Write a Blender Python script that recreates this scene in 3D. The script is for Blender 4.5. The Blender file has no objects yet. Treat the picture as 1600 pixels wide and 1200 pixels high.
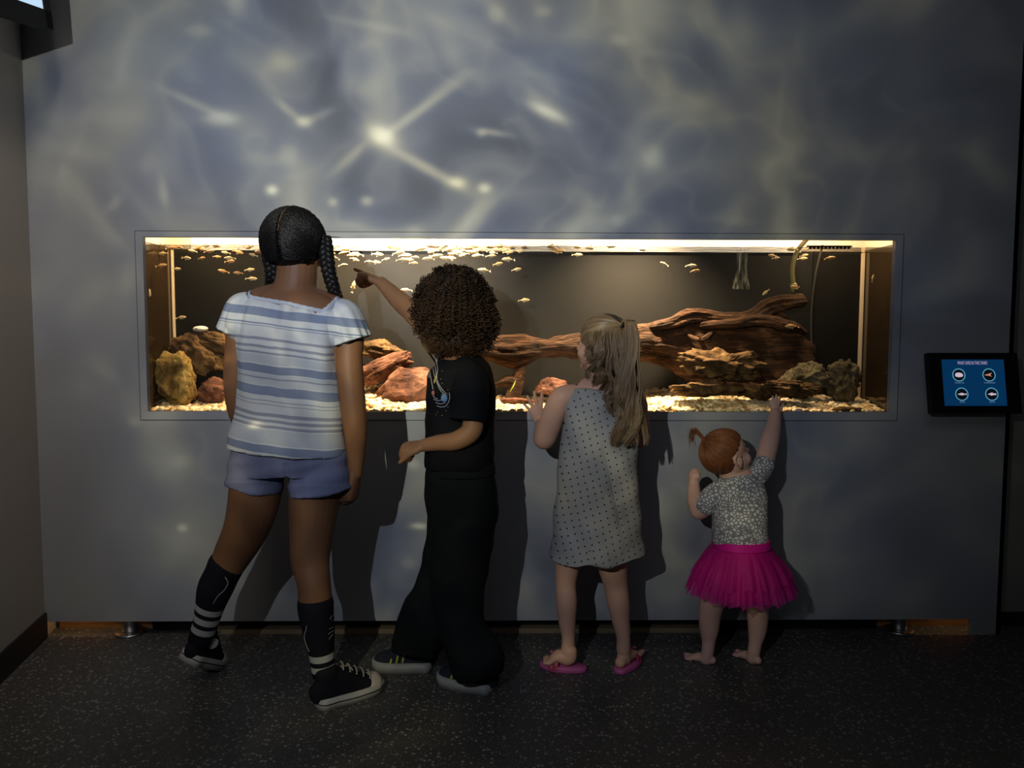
import bpy, bmesh, math, random
import numpy as np
from mathutils import Vector, Matrix, noise
rnd = random.Random(7)
PI = math.pi
scene = bpy.context.scene
COL = scene.collection

# ---------------------------------------------------------------- camera
CAM_LOC = Vector((0.0, 0.0, 1.08))
CAM_ROT = (Matrix.Rotation(math.radians(-0.8), 3, 'Z') @ Matrix.Rotation(math.radians(86.0), 3, 'X')
           @ Matrix.Rotation(math.radians(0.15), 3, 'Z'))
F_PX = 1200.0
cam_data = bpy.data.cameras.new('camera')
cam_data.lens = 27.0; cam_data.sensor_width = 36.0; cam_data.sensor_fit = 'HORIZONTAL'
cam_data.clip_start = 0.02
cam = bpy.data.objects.new('camera', cam_data); COL.objects.link(cam)
cam.matrix_world = Matrix.Translation(CAM_LOC) @ CAM_ROT.to_4x4()
scene.camera = cam
scene.view_settings.view_transform = 'Standard'
scene.view_settings.look = 'None'
scene.view_settings.gamma = 1.0
scene.view_settings.exposure = 0.0
scene.view_settings.use_curve_mapping = False
try:
    scene.cycles.use_denoising = True
    scene.cycles.max_bounces = 8
    scene.cycles.transparent_max_bounces = 24
    scene.cycles.sample_clamp_indirect = 3.0
    scene.cycles.caustics_reflective = False
    scene.cycles.caustics_refractive = False
except Exception:
    pass

def ray(px, py):
    return CAM_ROT @ Vector(((px-800.0)/F_PX, -(py-600.0)/F_PX, -1.0))
def P(px, py, Y):
    d = ray(px, py); t = (Y-CAM_LOC.y)/d.y
    return CAM_LOC + d*t
def G(px, py, z=0.0):
    d = ray(px, py); t = (z-CAM_LOC.z)/d.z
    return CAM_LOC + d*t
def mm(n, Y=2.2):              # how many metres n pixels of the photo span at depth Y
    return n*Y/F_PX

W = 2.65                       # depth of the front face of the aquarium wall

# ---------------------------------------------------------------- node helpers
class NT:
    def __init__(s, nt): s.nt = nt; s.N = nt.nodes; s.L = nt.links
    def n(s, t, **k):
        x = s.N.new(t)
        for a, b in k.items(): setattr(x, a, b)
        return x
    def put(s, inp, v):
        if v is None: return
        if isinstance(v, bpy.types.NodeSocket): s.L.new(v, inp)
        else: inp.default_value = v
    def m(s, op, a, b=None, c=None, clamp=False):
        x = s.n('ShaderNodeMath', operation=op); x.use_clamp = clamp
        s.put(x.inputs[0], a); s.put(x.inputs[1], b); s.put(x.inputs[2], c)
        return x.outputs[0]
    def vm(s, op, a, b=None, out=0):
        x = s.n('ShaderNodeVectorMath', operation=op)
        s.put(x.inputs[0], a); s.put(x.inputs[1], b)
        return x.outputs[out]
    def xyz(s, x=0.0, y=0.0, z=0.0):
        k = s.n('ShaderNodeCombineXYZ'); s.put(k.inputs[0], x); s.put(k.inputs[1], y); s.put(k.inputs[2], z)
        return k.outputs[0]
    def sep(s, v):
        k = s.n('ShaderNodeSeparateXYZ'); s.L.new(v, k.inputs[0]); return k.outputs
    def coord(s, which='Object'):
        return s.n('ShaderNodeTexCoord').outputs[which]
    def map(s, v, loc=(0,0,0), rot=(0,0,0), scale=(1,1,1)):
        k = s.n('ShaderNodeMapping'); s.L.new(v, k.inputs[0])
        k.inputs[1].default_value = loc; k.inputs[2].default_value = rot; k.inputs[3].default_value = scale
        return k.outputs[0]
    def noise(s, v, scale=5, detail=3, rough=.5, dist=0.0, out=0):
        k = s.n('ShaderNodeTexNoise'); s.L.new(v, k.inputs['Vector'])
        k.inputs['Scale'].default_value = scale; k.inputs['Detail'].default_value = detail
        k.inputs['Roughness'].default_value = rough; k.inputs['Distortion'].default_value = dist
        return k.outputs[out]
    def voro(s, v, scale=5, feature='F1', rnd=1.0, out='Distance'):
        k = s.n('ShaderNodeTexVoronoi', feature=feature); s.L.new(v, k.inputs['Vector'])
        k.inputs['Scale'].default_value = scale; k.inputs['Randomness'].default_value = rnd
        return k.outputs[out]
    def ramp(s, f, stops, interp='LINEAR'):
        k = s.n('ShaderNodeValToRGB'); k.color_ramp.interpolation = interp
        e = k.color_ramp.elements
        while len(e) > 1: e.remove(e[0])
        for i, (p, c) in enumerate(stops):
            if not hasattr(c, '__len__'): c = (c, c, c)
            x = e[0] if i == 0 else e.new(p)
            x.position = p; x.color = (c[0], c[1], c[2], 1)
        s.L.new(f, k.inputs[0]); return k.outputs[0]
    def mix(s, f, a, b, blend='MIX'):
        k = s.n('ShaderNodeMix', data_type='RGBA', blend_type=blend)
        s.put(k.inputs[0], f)
        for i, v in ((6, a), (7, b)):
            if isinstance(v, bpy.types.NodeSocket): s.L.new(v, k.inputs[i])
            else: k.inputs[i].default_value = (v[0], v[1], v[2], 1)
        return k.outputs[2]
    def bump(s, h, strength=.3, dist=.002, normal=None):
        k = s.n('ShaderNodeBump'); s.L.new(h, k.inputs['Height'])
        k.inputs['Strength'].default_value = strength; k.inputs['Distance'].default_value = dist
        if normal is not None: s.L.new(normal, k.inputs['Normal'])
        return k.outputs[0]

def mat(name, color=(.5,.5,.5), rough=.6, metal=0.0, spec=.5, build=None, sub=0.0, sheen=0.0, emit=None):
    m = bpy.data.materials.new(name); m.use_nodes = True
    t = NT(m.node_tree); b = t.N['Principled BSDF']
    b.inputs['Base Color'].default_value = (*color, 1)
    b.inputs['Roughness'].default_value = rough
    b.inputs['Metallic'].default_value = metal
    b.inputs['Specular IOR Level'].default_value = spec
    if sub: 
        b.inputs['Subsurface Weight'].default_value = sub
        b.inputs['Subsurface Radius'].default_value = (.012, .005, .003)
        b.inputs['Subsurface Scale'].default_value = .6
    if sheen: b.inputs['Sheen Weight'].default_value = sheen
    if emit:
        b.inputs['Emission Color'].default_value = (*emit[0], 1); b.inputs['Emission Strength'].default_value = emit[1]
    if build: build(t, b)
    return m

# ---------------------------------------------------------------- world: the dark room around
world = bpy.data.worlds.new('world'); scene.world = world; world.use_nodes = True
world.node_tree.nodes['Background'].inputs[0].default_value = (.78, .88, 1.0, 1)
world.node_tree.nodes['Background'].inputs[1].default_value = 0.019

# ---------------------------------------------------------------- lights
def area(name, loc, target, size, power, color, size_y=None, spread=PI):
    d = bpy.data.lights.new(name, 'AREA'); d.energy = power; d.color = color
    d.shape = 'RECTANGLE' if size_y else 'SQUARE'; d.size = size
    if size_y: d.size_y = size_y
    d.spread = spread
    o = bpy.data.objects.new(name, d); COL.objects.link(o)
    o.location = loc
    o.rotation_euler = (Vector(target)-Vector(loc)).to_track_quat('-Z', 'Y').to_euler()
    return o

# ripple projector: throws a moving-water pattern on the wall
PROJ = Vector((-0.71, -0.38, 1.62))
PROJ_AIM = P(560, 330, W)
pd = bpy.data.lights.new('ripple_projector_light', 'SPOT')
pd.energy = 232.0; pd.shadow_soft_size = 0.008
pd.spot_size = math.radians(84); pd.spot_blend = 0.45
pd.use_nodes = True
po = bpy.data.objects.new('ripple_projector_light', pd); COL.objects.link(po)
PROJ_Q = (PROJ_AIM-PROJ).to_track_quat('-Z', 'Y')
po.location = PROJ; po.rotation_euler = PROJ_Q.to_euler()
def proj_uv(px, py, Y=W):      # where a point of the wall sits in the projector's own beam
    v = PROJ_Q.inverted() @ (P(px, py, Y)-PROJ)
    return v.x/-v.z, v.y/-v.z
t = NT(pd.node_tree)
em = [n for n in t.N if n.type == 'EMISSION'][0]
tc = t.n('ShaderNodeTexCoord')
sx, sy, sz = t.sep(tc.outputs['Normal'])
u = t.m('DIVIDE', sx, t.m('ABSOLUTE', sz)); v = t.m('DIVIDE', sy, t.m('ABSOLUTE', sz))
uv = t.xyz(u, v, 0.0)
# large soft swirls
wob = t.noise(uv, 2.6, 2, .5, 0.0, out=1)
uvw = t.vm('ADD', uv, t.vm('SCALE', t.vm('SUBTRACT', wob, (.5, .5, .5)), None))
uvw.node.inputs[1].links[0].from_node.inputs['Scale'].default_value = .30
n1 = t.noise(uvw, 4.2, 1, .5)
r1 = t.m('SUBTRACT', 1.0, t.m('MULTIPLY', t.m('ABSOLUTE', t.m('SUBTRACT', n1, .5)), 7.5), clamp=True)
r1 = t.m('POWER', r1, 2.0)
n2 = t.noise(uvw, 13.0, 1, .5)
r2 = t.m('POWER', t.m('SUBTRACT', 1.0, t.m('MULTIPLY', t.m('ABSOLUTE', t.m('SUBTRACT', n2, .5)), 7.0), clamp=True), 3.0)
lo = t.noise(uv, 3.5, 3, .55)
base = t.m('MULTIPLY_ADD', lo, 2.0, -.42, clamp=True)
fil = t.m('ADD', t.m('MULTIPLY', t.m('MULTIPLY', r1, t.m('POWER', lo, 1.5)), 1.0), t.m('MULTIPLY', t.m('MULTIPLY', r2, t.m('POWER', lo, 2.0)), .65))
# the brighter knots and filaments of the pattern
KNOTS = [  # px, py, sx, sy (px), angle, gain
 (597,212,26,17,0.5,2.0),(645,180,70,9,-.62,.75),(548,245,45,9,-.75,.55),(665,262,75,10,.5,.95),(715,285,16,10,.1,1.5),
 (757,294,11,9,0,1.6),(425,297,10,9,0,2.0),(420,250,60,14,.1,.25),(345,185,32,14,0,1.1),(300,160,60,8,.42,.6),(475,190,14,10,0,1.2),
 (450,172,34,8,.7,.55),(500,180,30,8,-.4,.4),(440,95,24,20,.5,.35),(540,110,14,45,.1,.30),(855,175,34,10,.45,1.4),
 (770,207,30,6,.15,.75),(752,208,9,7,0,.7),(1020,245,20,22,0,.85),(985,290,12,30,.3,.3),(968,62,20,12,.2,.6),(850,18,14,10,0,.45),
 (775,22,15,18,-.5,.6),(310,48,26,12,0,.45),(255,300,9,30,-.15,.75),(178,318,22,10,-.8,.5),(98,268,8,14,0,.4),
 (520,316,8,7,0,.8),(573,314,11,9,0,.9),(648,362,16,10,0,.5),(1150,345,30,10,.1,.35),(965,345,12,12,0,.4),(1255,275,20,16,0,.22),
 (450,240,18,18,0,.45),(700,135,50,14,-.6,.45),(580,40,80,9,.2,.30),(800,110,60,22,-.3,.25),(1150,110,40,30,.6,.18),
 (285,825,8,7,0,2.2),(655,822,14,5,0,2.2),(285,720,20,14,0,.5),(415,640,10,7,0,1.1),(420,490,14,9,0,.9),(425,605,18,10,0,.7),
 (350,620,14,14,0,.7),(483,714,12,5,0,2.2),(210,660,12,9,0,.7),(200,440,16,30,.3,.4),(165,580,30,14,.6,.4),(645,725,12,10,0,.8),(600,160,40,90,0,.35),
 (140,430,30,60,.1,.2),(330,440,12,10,0,.3),(640,880,14,12,0,.5),(320,900,14,10,0,.5),(1050,880,20,16,0,.3)]
mot = t.m('POWER', t.noise(uvw, 12.0, 1, .5), 4.0)
acc = t.m('ADD', t.m('MULTIPLY_ADD', mot, 3.2, t.m('MULTIPLY', base, .85)), fil)
k0 = proj_uv(560, 330); k1 = proj_uv(660, 330); PXU = (k1[0]-k0[0])/100.0
knot = None
for (kx, ky, sxp, syp, ang, gain) in KNOTS:
    cu, cv = proj_uv(kx, ky)
    ca, sa = math.cos(-ang), math.sin(-ang)
    sw, sh = sxp*PXU*.85, syp*PXU*.80
    d = t.vm('SUBTRACT', uvw if False else uv, (cu, cv, 0))
    a = t.vm('DOT_PRODUCT', d, (ca/sw, sa/sw, 0), out=1)
    b = t.vm('DOT_PRODUCT', d, (-sa/sh, ca/sh, 0), out=1)
    e = t.m('ADD', t.m('MULTIPLY', a, a), t.m('MULTIPLY', b, b))
    g = t.m('DIVIDE', gain*1.0, t.m('ADD', 1.0, t.m('MULTIPLY', e, t.m('ADD', e, .35))))
    knot = g if knot is None else t.m('ADD', knot, g)
full = t.m('ADD', acc, knot)
colr = t.ramp(t.m('MULTIPLY', full, .4), [(0.0, (.80,.90,1.06)), (.25, (.84,.93,1.02)), (.5, (1.02,1.02,.80)), (1.0, (1.15,1.10,.74))])
hue = t.ramp(t.noise(uv, 5.0, 1, .5), [(.35, (1.05,.98,.90)), (.65, (.95,.97,1.12))])
colr = t.mix(1.0, colr, hue, 'MULTIPLY')
# the brightness of the beam falls away from its centre
cu, cv = proj_uv(640, 220)
d = t.vm('SUBTRACT', uv, (cu, cv, 0)); dx, dy, dz = t.sep(d)
low = t.m('MULTIPLY_ADD', t.m('MINIMUM', dy, 0.0), 0.50, 1.0); low = t.m('MAXIMUM', low, .60)
lc = proj_uv(30, 880); le = t.vm('SUBTRACT', uv, (lc[0], lc[1], 0)); lx, ly, lz = t.sep(le)
dk = t.m('ADD', t.m('POWER', t.m('ABSOLUTE', t.m('DIVIDE', lx, 150*PXU)), 4.0), t.m('POWER', t.m('ABSOLUTE', t.m('DIVIDE', ly, 330*PXU)), 4.0))
low = t.m('MULTIPLY', low, t.m('SUBTRACT', 1.0, t.m('DIVIDE', .85, t.m('ADD', 1.0, dk))))
rr = t.m('ADD', t.m('POWER', t.m('ABSOLUTE', t.m('DIVIDE', dx, .315)), 2.4), t.m('POWER', t.m('ABSOLUTE', t.m('DIVIDE', dy, .40)), 2.0))
fall = t.m('MULTIPLY_ADD', t.m('DIVIDE', 1.0, t.m('ADD', 1.0, t.m('POWER', rr, 1.1))), 1.0, .03)
fall = t.m('MULTIPLY', fall, low)
t.L.new(colr, em.inputs['Color'])
t.L.new(t.m('MULTIPLY', t.m('MULTIPLY_ADD', full, .92, .10), fall), em.inputs['Strength'])

# added overhead fill lamps, unseen: warm for the left wall, neutral for the room
area('fill_light', (-0.75, 0.9, 2.9), (-1.62, 1.9, 1.55), .35, 3.0, (1.0, .84, .68), spread=math.radians(58))
area('fill_light', (0.2, 0.2, 2.85), (0.2, 1.6, 0.0), 1.6, 5.2, (.96, .97, 1.0))

# ---------------------------------------------------------------- object helpers
def meta(o, label=None, cat=None, group=None, kind=None):
    if label: o['label'] = label
    if cat: o['category'] = cat
    if group: o['group'] = group
    if kind: o['kind'] = kind
    return o
def empty(name, loc, label=None, cat=None, group=None, rz=0.0):
    o = bpy.data.objects.new(name, None); COL.objects.link(o)
    o.empty_display_size = .05; o.location = loc; o.rotation_euler = (0, 0, rz)
    return meta(o, label, cat, group)
def mesh_np(name, V, F, material, parent=None, origin=None, smooth=True):
    """V world coords (n,3); the mesh is stored relative to its parent's root or to origin"""
    V = np.asarray(V, dtype=np.float32)
    off = np.zeros(3, np.float32)
    if parent is not None:
        q = parent; 
        while q is not None:
            off = off+np.array(q.location, np.float32); q = q.parent
    elif origin is not None: off = np.array(origin, np.float32)
    me = bpy.data.meshes.new(name)
    me.from_pydata((V-off).tolist(), [], [tuple(f) for f in F] if not isinstance(F, np.ndarray) else F.tolist())
    me.polygons.foreach_set('use_smooth', [smooth]*len(me.polygons)); me.update()
    mats = material if isinstance(material, (list, tuple)) else [material]
    for m_ in mats: me.materials.append(m_)
    o = bpy.data.objects.new(name, me); COL.objects.link(o)
    if parent is not None: o.parent = parent
    elif origin is not None: o.location = origin
    return o
class MB:
    """collects shapes into one mesh (world coordinates)"""
    def __init__(s): s.V = []; s.F = []; s.M = []; s.n = 0
    def add(s, V, F, mi=0):
        V = np.asarray(V, float); s.V.append(V)
        s.F += [tuple(int(i)+s.n for i in f) for f in F]; s.M += [mi]*len(F); s.n += len(V); return s
    def box(s, lo, hi, rz=0.0, mi=0, bev=0.0, R=None, c=None):
        lo = Vector(lo); hi = Vector(hi)
        if bev > 0:
            bm = bmesh.new(); bmesh.ops.create_cube(bm, size=1.0)
            for v_ in bm.verts: v_.co = Vector((v_.co.x*(hi.x-lo.x), v_.co.y*(hi.y-lo.y), v_.co.z*(hi.z-lo.z)))
            bmesh.ops.bevel(bm, geom=bm.edges[:], offset=bev, segments=2, affect='EDGES', profile=.6)
            V = np.array([v_.co[:] for v_ in bm.verts]); F = [[v_.index for v_ in f.verts] for f in bm.faces]; bm.free()
        else:
            e = (hi-lo)/2
            V = np.array([(x*e.x, y*e.y, z*e.z) for x in (-1,1) for y in (-1,1) for z in (-1,1)])
            F = [(0,1,3,2),(4,6,7,5),(0,4,5,1),(2,3,7,6),(0,2,6,4),(1,5,7,3)]
        m_ = R if R is not None else Matrix.Rotation(rz, 3, 'Z')
        V = V @ np.array(m_).T + np.array(c if c is not None else (lo+hi)/2)
        return s.add(V, F, mi)
    def build(s, name, material, parent=None, origin=None, smooth=False):
        o = mesh_np(name, np.vstack(s.V), s.F, material, parent, origin, smooth)
        if any(s.M): o.data.polygons.foreach_set('material_index', s.M)
        return o
def frame_dirs(pts, up=None):
    """parallel-transport frames along a polyline"""
    pts = [np.array(p, float) for p in pts]; n = len(pts); T = []
    for i in range(n):
        a = pts[max(i-1, 0)]; b = pts[min(i+1, n-1)]; d = b-a; T.append(d/max(np.linalg.norm(d), 1e-9))
    u = np.array(up if up is not None else (1, 0, 0), float)
    if abs(u @ T[0]) > .95: u = np.array((0, 1, 0.))
    u = u-T[0]*(u @ T[0]); u /= np.linalg.norm(u); U = [u]
    for i in range(1, n):
        u = U[-1]-T[i]*(U[-1] @ T[i]); u /= max(np.linalg.norm(u), 1e-9); U.append(u)
    Vv = [np.cross(T[i], U[i]) for i in range(n)]
    return T, U, Vv
def loft(pts, ra, rb=None, up=(1, 0, 0), seg=20, caps='round', fold=None, expo=2.0):
    """tube along pts; ra is the half-size along `up`, rb across it"""
    n = len(pts); rb = ra if rb is None else rb
    T, U, Q = frame_dirs(pts, up); V = []; F = []
    P_ = [np.array(p, float) for p in pts]
    rings = []
    def ring(c, a, b, i, tt):
        out = []
        for k in range(seg):
            th = 2*PI*k/seg; cs, sn = math.cos(th), math.sin(th)
            if expo != 2.0:
                cs = math.copysign(abs(cs)**(2/expo), cs); sn = math.copysign(abs(sn)**(2/expo), sn)
            f = fold(th, tt) if fold else 1.0
            out.append(c+U[i]*a*cs*f+Q[i]*b*sn*f)
        return out
    if caps == 'round':
        for k in (.97, .85, .6, .3):
            r = math.sqrt(1-k*k); rings.append(ring(P_[0]-T[0]*min(ra[0], rb[0])*k, ra[0]*r, rb[0]*r, 0, 0.0))
    for i in range(n): rings.append(ring(P_[i], ra[i], rb[i], i, i/(n-1)))
    if caps in ('round', 'end'):
        for k in (.3, .6, .85, .97):
            r = math.sqrt(1-k*k); rings.append(ring(P_[-1]+T[-1]*min(ra[-1], rb[-1])*k, ra[-1]*r, rb[-1]*r, n-1, 1.0))
    for r in rings: V += r
    m_ = len(rings)
    for i in range(m_-1):
        for k in range(seg):
            k2 = (k+1) % seg
            F.append((i*seg+k, i*seg+k2, (i+1)*seg+k2, (i+1)*seg+k))
    if caps:
        V.append(np.mean(rings[0], axis=0)); V.append(np.mean(rings[-1], axis=0)); a = len(V)-2
        for k in range(seg):
            k2 = (k+1) % seg
            F.append((a, k2, k)); F.append((a+1, (m_-1)*seg+k, (m_-1)*seg+k2))
    return np.array(V), F
def interp(pts, vals, n):
    """smooth (Catmull-Rom) resample of points and value rows to n samples"""
    Pn = np.array([list(p)+list(np.atleast_1d(v)) for p, v in zip(pts, vals)], float)
    m_ = len(Pn)
    if m_ == 2:
        s = np.linspace(0, 1, n)[:, None]; O = Pn[0]*(1-s)+Pn[1]*s
    else:
        d = np.r_[0, np.cumsum(np.maximum(np.linalg.norm(np.diff(Pn[:, :3], axis=0), axis=1), 1e-5))]
        X = np.linspace(0, d[-1], n); M = np.zeros_like(Pn)
        h = np.diff(d)[:, None]; sl = np.diff(Pn, axis=0)/h
        M[1:-1] = (sl[:-1]*h[1:]+sl[1:]*h[:-1])/(h[1:]+h[:-1]); M[0] = sl[0]; M[-1] = sl[-1]
        idx = np.clip(np.searchsorted(d, X, side='right')-1, 0, m_-2)
        hh = (d[idx+1]-d[idx])[:, None]; s = ((X-d[idx])[:, None])/hh
        O = ((2*s**3-3*s**2+1)*Pn[idx]+(s**3-2*s**2+s)*hh*M[idx]+(-2*s**3+3*s**2)*Pn[idx+1]+(s**3-s**2)*hh*M[idx+1])
    return O[:, :3], O[:, 3:]
def tubes(name, paths, radii, material, parent=None, origin=None, sides=3, taper=None):
    """many thin strands as one mesh. paths (S,K,3), radii (S,) ; taper (K,)"""
    Pp = np.asarray(paths, float); S, K, _ = Pp.shape
    R = np.asarray(radii, float).reshape(S, 1)*(np.ones(K) if taper is None else np.asarray(taper)).reshape(1, K)
    T = np.gradient(Pp, axis=1); T /= np.maximum(np.linalg.norm(T, axis=2, keepdims=True), 1e-9)
    ref = np.where(np.abs(T[..., 2:3]) > .8, np.array((1., 0, 0)), np.array((0., 0, 1)))
    U = np.cross(T, ref); U /= np.maximum(np.linalg.norm(U, axis=2, keepdims=True), 1e-9); Q = np.cross(T, U)
    th = np.arange(sides)*2*PI/sides
    V = Pp[:, :, None, :]+R[:, :, None, None]*(np.cos(th)[None, None, :, None]*U[:, :, None, :]+np.sin(th)[None, None, :, None]*Q[:, :, None, :])
    V = V.reshape(-1, 3)
    s_, k_, j_ = np.meshgrid(np.arange(S), np.arange(K-1), np.arange(sides), indexing='ij')
    j2 = (j_+1) % sides; b = (s_*K+k_)*sides
    F = np.stack([b+j_, b+j2, b+sides+j2, b+sides+j_], -1).reshape(-1, 4)
    return mesh_np(name, V, F, material, parent, origin, True)
def ico(sub):
    bm = bmesh.new(); bmesh.ops.create_icosphere(bm, subdivisions=sub, radius=1.0)
    bm.verts.ensure_lookup_table()
    V = np.array([v_.co[:] for v_ in bm.verts]); F = np.array([[v_.index for v_ in f.verts] for f in bm.faces]); bm.free()
    return V, F
def ball(c, r, sub=3, R=None):
    V, F = ico(sub); V = V*np.array(r)
    if R is not None: V = V @ np.array(R).T
    return V+np.array(c), F
# ================================================================= materials of the room
def wall_build(t, b, c1=(.295,.318,.358), c2=(.335,.35,.385)):
    o = t.coord('Object')
    n = t.noise(o, 1.3, 4, .55)
    t.L.new(t.mix(n, c1, c2), b.inputs['Base Color'])
    wv = t.n('ShaderNodeTexWave', bands_direction='Z'); t.L.new(o, wv.inputs[0]); wv.inputs['Scale'].default_value = 62; wv.inputs['Distortion'].default_value = .6
    wx = t.n('ShaderNodeTexWave', bands_direction='X'); t.L.new(o, wx.inputs[0]); wx.inputs['Scale'].default_value = 48; wx.inputs['Distortion'].default_value = .8
    f = t.noise(o, 420, 2, .6)
    h = t.m('ADD', t.m('MULTIPLY', wv.outputs[1], .45), t.m('ADD', t.m('MULTIPLY', wx.outputs[1], .25), f))
    t.L.new(t.bump(h, .22, .0012), b.inputs['Normal'])
M_wall = mat('wall_grey_paint', rough=.55, spec=.35, build=wall_build)
M_trim = mat('trim_grey_paint', rough=.5, spec=.4, build=lambda t, b: wall_build(t, b, (.31,.33,.37), (.34,.355,.395)))
def lw(t, b):
    o = t.coord('Object'); n = t.noise(o, 160, 3, .6); l = t.noise(o, 1.5, 3, .5)
    t.L.new(t.mix(l, (.42,.385,.35), (.48,.44,.40)), b.inputs['Base Color'])
    t.L.new(t.bump(n, .35, .002), b.inputs['Normal'])
M_leftwall = mat('beige_textured_paint', rough=.7, spec=.25, build=lw)
M_rightwall = mat('dark_warm_grey_paint', (.26,.25,.23), rough=.7)
M_base = mat('black_rubber_baseboard', (.012,.012,.013), rough=.45)
def fl(t, b):
    o = t.coord('Object')
    v1 = t.voro(o, 95, out='Color'); s1 = t.sep(v1)[0]
    d1 = t.voro(o, 95)
    chip = t.m('MULTIPLY', t.m('GREATER_THAN', s1, .80), t.m('LESS_THAN', d1, .42))
    v2 = t.sep(t.voro(o, 210, out='Color'))[1]
    fine = t.m('MULTIPLY', t.m('GREATER_THAN', v2, .86), t.m('LESS_THAN', t.voro(o, 210), .45))
    n = t.noise(o, 2.2, 4, .6)
    c0 = t.mix(n, (.060,.060,.060), (.088,.086,.082))
    c1 = t.mix(t.m('MULTIPLY', chip, .8), c0, (.34,.32,.30))
    c2 = t.mix(t.m('MULTIPLY', fine, .7), c1, (.28,.28,.27))
    t.L.new(c2, b.inputs['Base Color'])
    t.L.new(t.m('MULTIPLY_ADD', n, .2, .38), b.inputs['Roughness'])
    t.L.new(t.bump(t.noise(o, 260, 2, .6), .15, .001), b.inputs['Normal'])
M_floor = mat('speckled_dark_terrazzo', rough=.45, spec=.35, build=fl)
def wd(t, b):
    o = t.map(t.coord('Object'), scale=(1, 8, 8)); n = t.noise(o, 6, 5, .6, 1.2)
    t.L.new(t.ramp(n, [(.3, (.30,.13,.045)), (.7, (.50,.26,.10))]), b.inputs['Base Color'])
M_wood = mat('cabinet_plywood', rough=.6, build=wd)
M_steel = mat('brushed_steel', (.42,.42,.43), rough=.32, metal=1.0)
M_black = mat('black_plastic', (.006,.006,.008), rough=.5, spec=.2)
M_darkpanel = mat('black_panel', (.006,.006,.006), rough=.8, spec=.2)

# ================================================================= room shell
def q2(px, py, Y=W): p = P(px, py, Y); return p.x, p.z
XL = P(55, 600, W).x           # left corner (a few mm of the photo's lean is the lens)
XL = (P(37, 200, W).x+P(72, 960, W).x)/2
XR = P(1571, 800, W).x
ZB = (P(400, 971, W).z+P(1200, 968, W).z)/2      # lower edge of the aquarium wall
XP0 = P(1517, 980, W).x
TL = P(223, 370, W); TR = P(1398, 375, W); BR = P(1390, 645, W); BL = P(232, 642, W)
OX0 = (TL.x+BL.x)/2; OX1 = (TR.x+BR.x)/2; OZ1 = (TL.z+TR.z)/2; OZ0 = (BL.z+BR.z)/2
H = 3.0
b = MB()
TH = .018
b.box((XL, W, OZ1), (XR, W+TH, H)); b.box((XL, W, ZB), (OX0, W+TH, OZ1)); b.box((OX1, W, ZB), (XR, W+TH, OZ1)); b.box((OX0, W, ZB), (OX1, W+TH, OZ0))
b.box((XP0, W, 0), (XR, W+TH, ZB)); b.box((XR-.015, W, 0), (XR, W+.35, H))
meta(b.build('wall_back', M_wall), kind='structure')
b = MB()
fo = .030; fb = .028           # flat frame round the window
x0, x1, z0, z1 = OX0-.024, OX1+.026, OZ0-fb, OZ1+.018
for lo, hi in (((x0, W-.004, OZ1), (x1, W+.0005, z1)), ((x0, W-.004, z0), (x1, W+.0005, OZ0)), ((x0, W-.004, OZ0), (OX0, W+.0005, OZ1)), ((OX1, W-.004, OZ0), (x1, W+.0005, OZ1))):
    b.box(lo, hi)
b.box((OX0, W-.0035, OZ1-.0005), (OX1, W+TH, OZ1+.0005)); b.box((OX0, W-.0035, OZ0-.0005), (OX1, W+TH, OZ0+.0005))
meta(b.build('trim_1', M_trim), kind='structure')
# shallow groove line of the frame
b = MB()
for lo, hi in (((x0-.004, W-.0012, z1), (x1+.004, W+.001, z1+.003)), ((x0-.004, W-.0012, z0-.003), (x1+.004, W+.001, z0))):
    b.box(lo, hi)
for lo, hi in (((x0-.004, W-.0012, z0), (x0, W+.001, z1)), ((x1, W-.0012, z0), (x1+.004, W+.001, z1))): b.box(lo, hi)
meta(b.build('trim_2', mat('shadow_gap_dark_grey', (.10,.105,.115), rough=.7)), kind='structure')
meta(mesh_np('floor', [(-5,-3,0),(5,-3,0),(5,4.2,0),(-5,4.2,0)], [(0,1,2,3)], M_floor, smooth=False), kind='structure')
# left wall: leans slightly out of square with the aquarium wall
cor = Vector((XL, W)); g0 = P(0, 1020, 2.3)
gp = G(0, 1053); dirv = (Vector((gp.x, gp.y))-cor).normalized()
# its top edge of baseboard goes through (72,957) and (0,1020)
HB = P(72, 957, W).z
gp = G(0, 1020, HB); dirv = (Vector((gp.x, gp.y))-cor).normalized()
nrm = Vector((-dirv.y, dirv.x)); nrm = nrm if nrm.x < 0 else -nrm    # pointing away from the room
def slab(a, bb, n, th, zlo, zhi):
    a = Vector(a); bb = Vector(bb); c = bb+n*th; d = a+n*th
    V = [(q.x, q.y, z) for z in (zlo, zhi) for q in (a, bb, c, d)]
    return V, [(0,1,2,3),(7,6,5,4),(0,4,5,1),(1,5,6,2),(2,6,7,3),(3,7,4,0)]
far = cor+dirv*4.6
b = MB(); b.add(*slab(cor-dirv*.3, far, nrm, .08, 0, H)); meta(b.build('wall_left', M_leftwall), kind='structure')
b = MB(); b.add(*slab(cor+dirv*.002, far, -nrm, .008, 0, HB)); meta(b.build('baseboard_left', M_base), kind='structure')
b = MB(); b.box((XR, W+.10, 0), (5.0, W+.16, H)); meta(b.build('wall_right', M_rightwall), kind='structure')
b = MB(); b.box((XR, W+.085, 0), (5.0, W+.10, P(1585, 958, W+.085).z)); meta(b.build('baseboard_right', M_base), kind='structure')
b = MB(); b.box((-5, -3, H), (5, 4.2, H+.05)); meta(b.build('ceiling', mat('dark_ceiling', (.02,.02,.022), rough=.9)), kind='structure')
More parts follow.
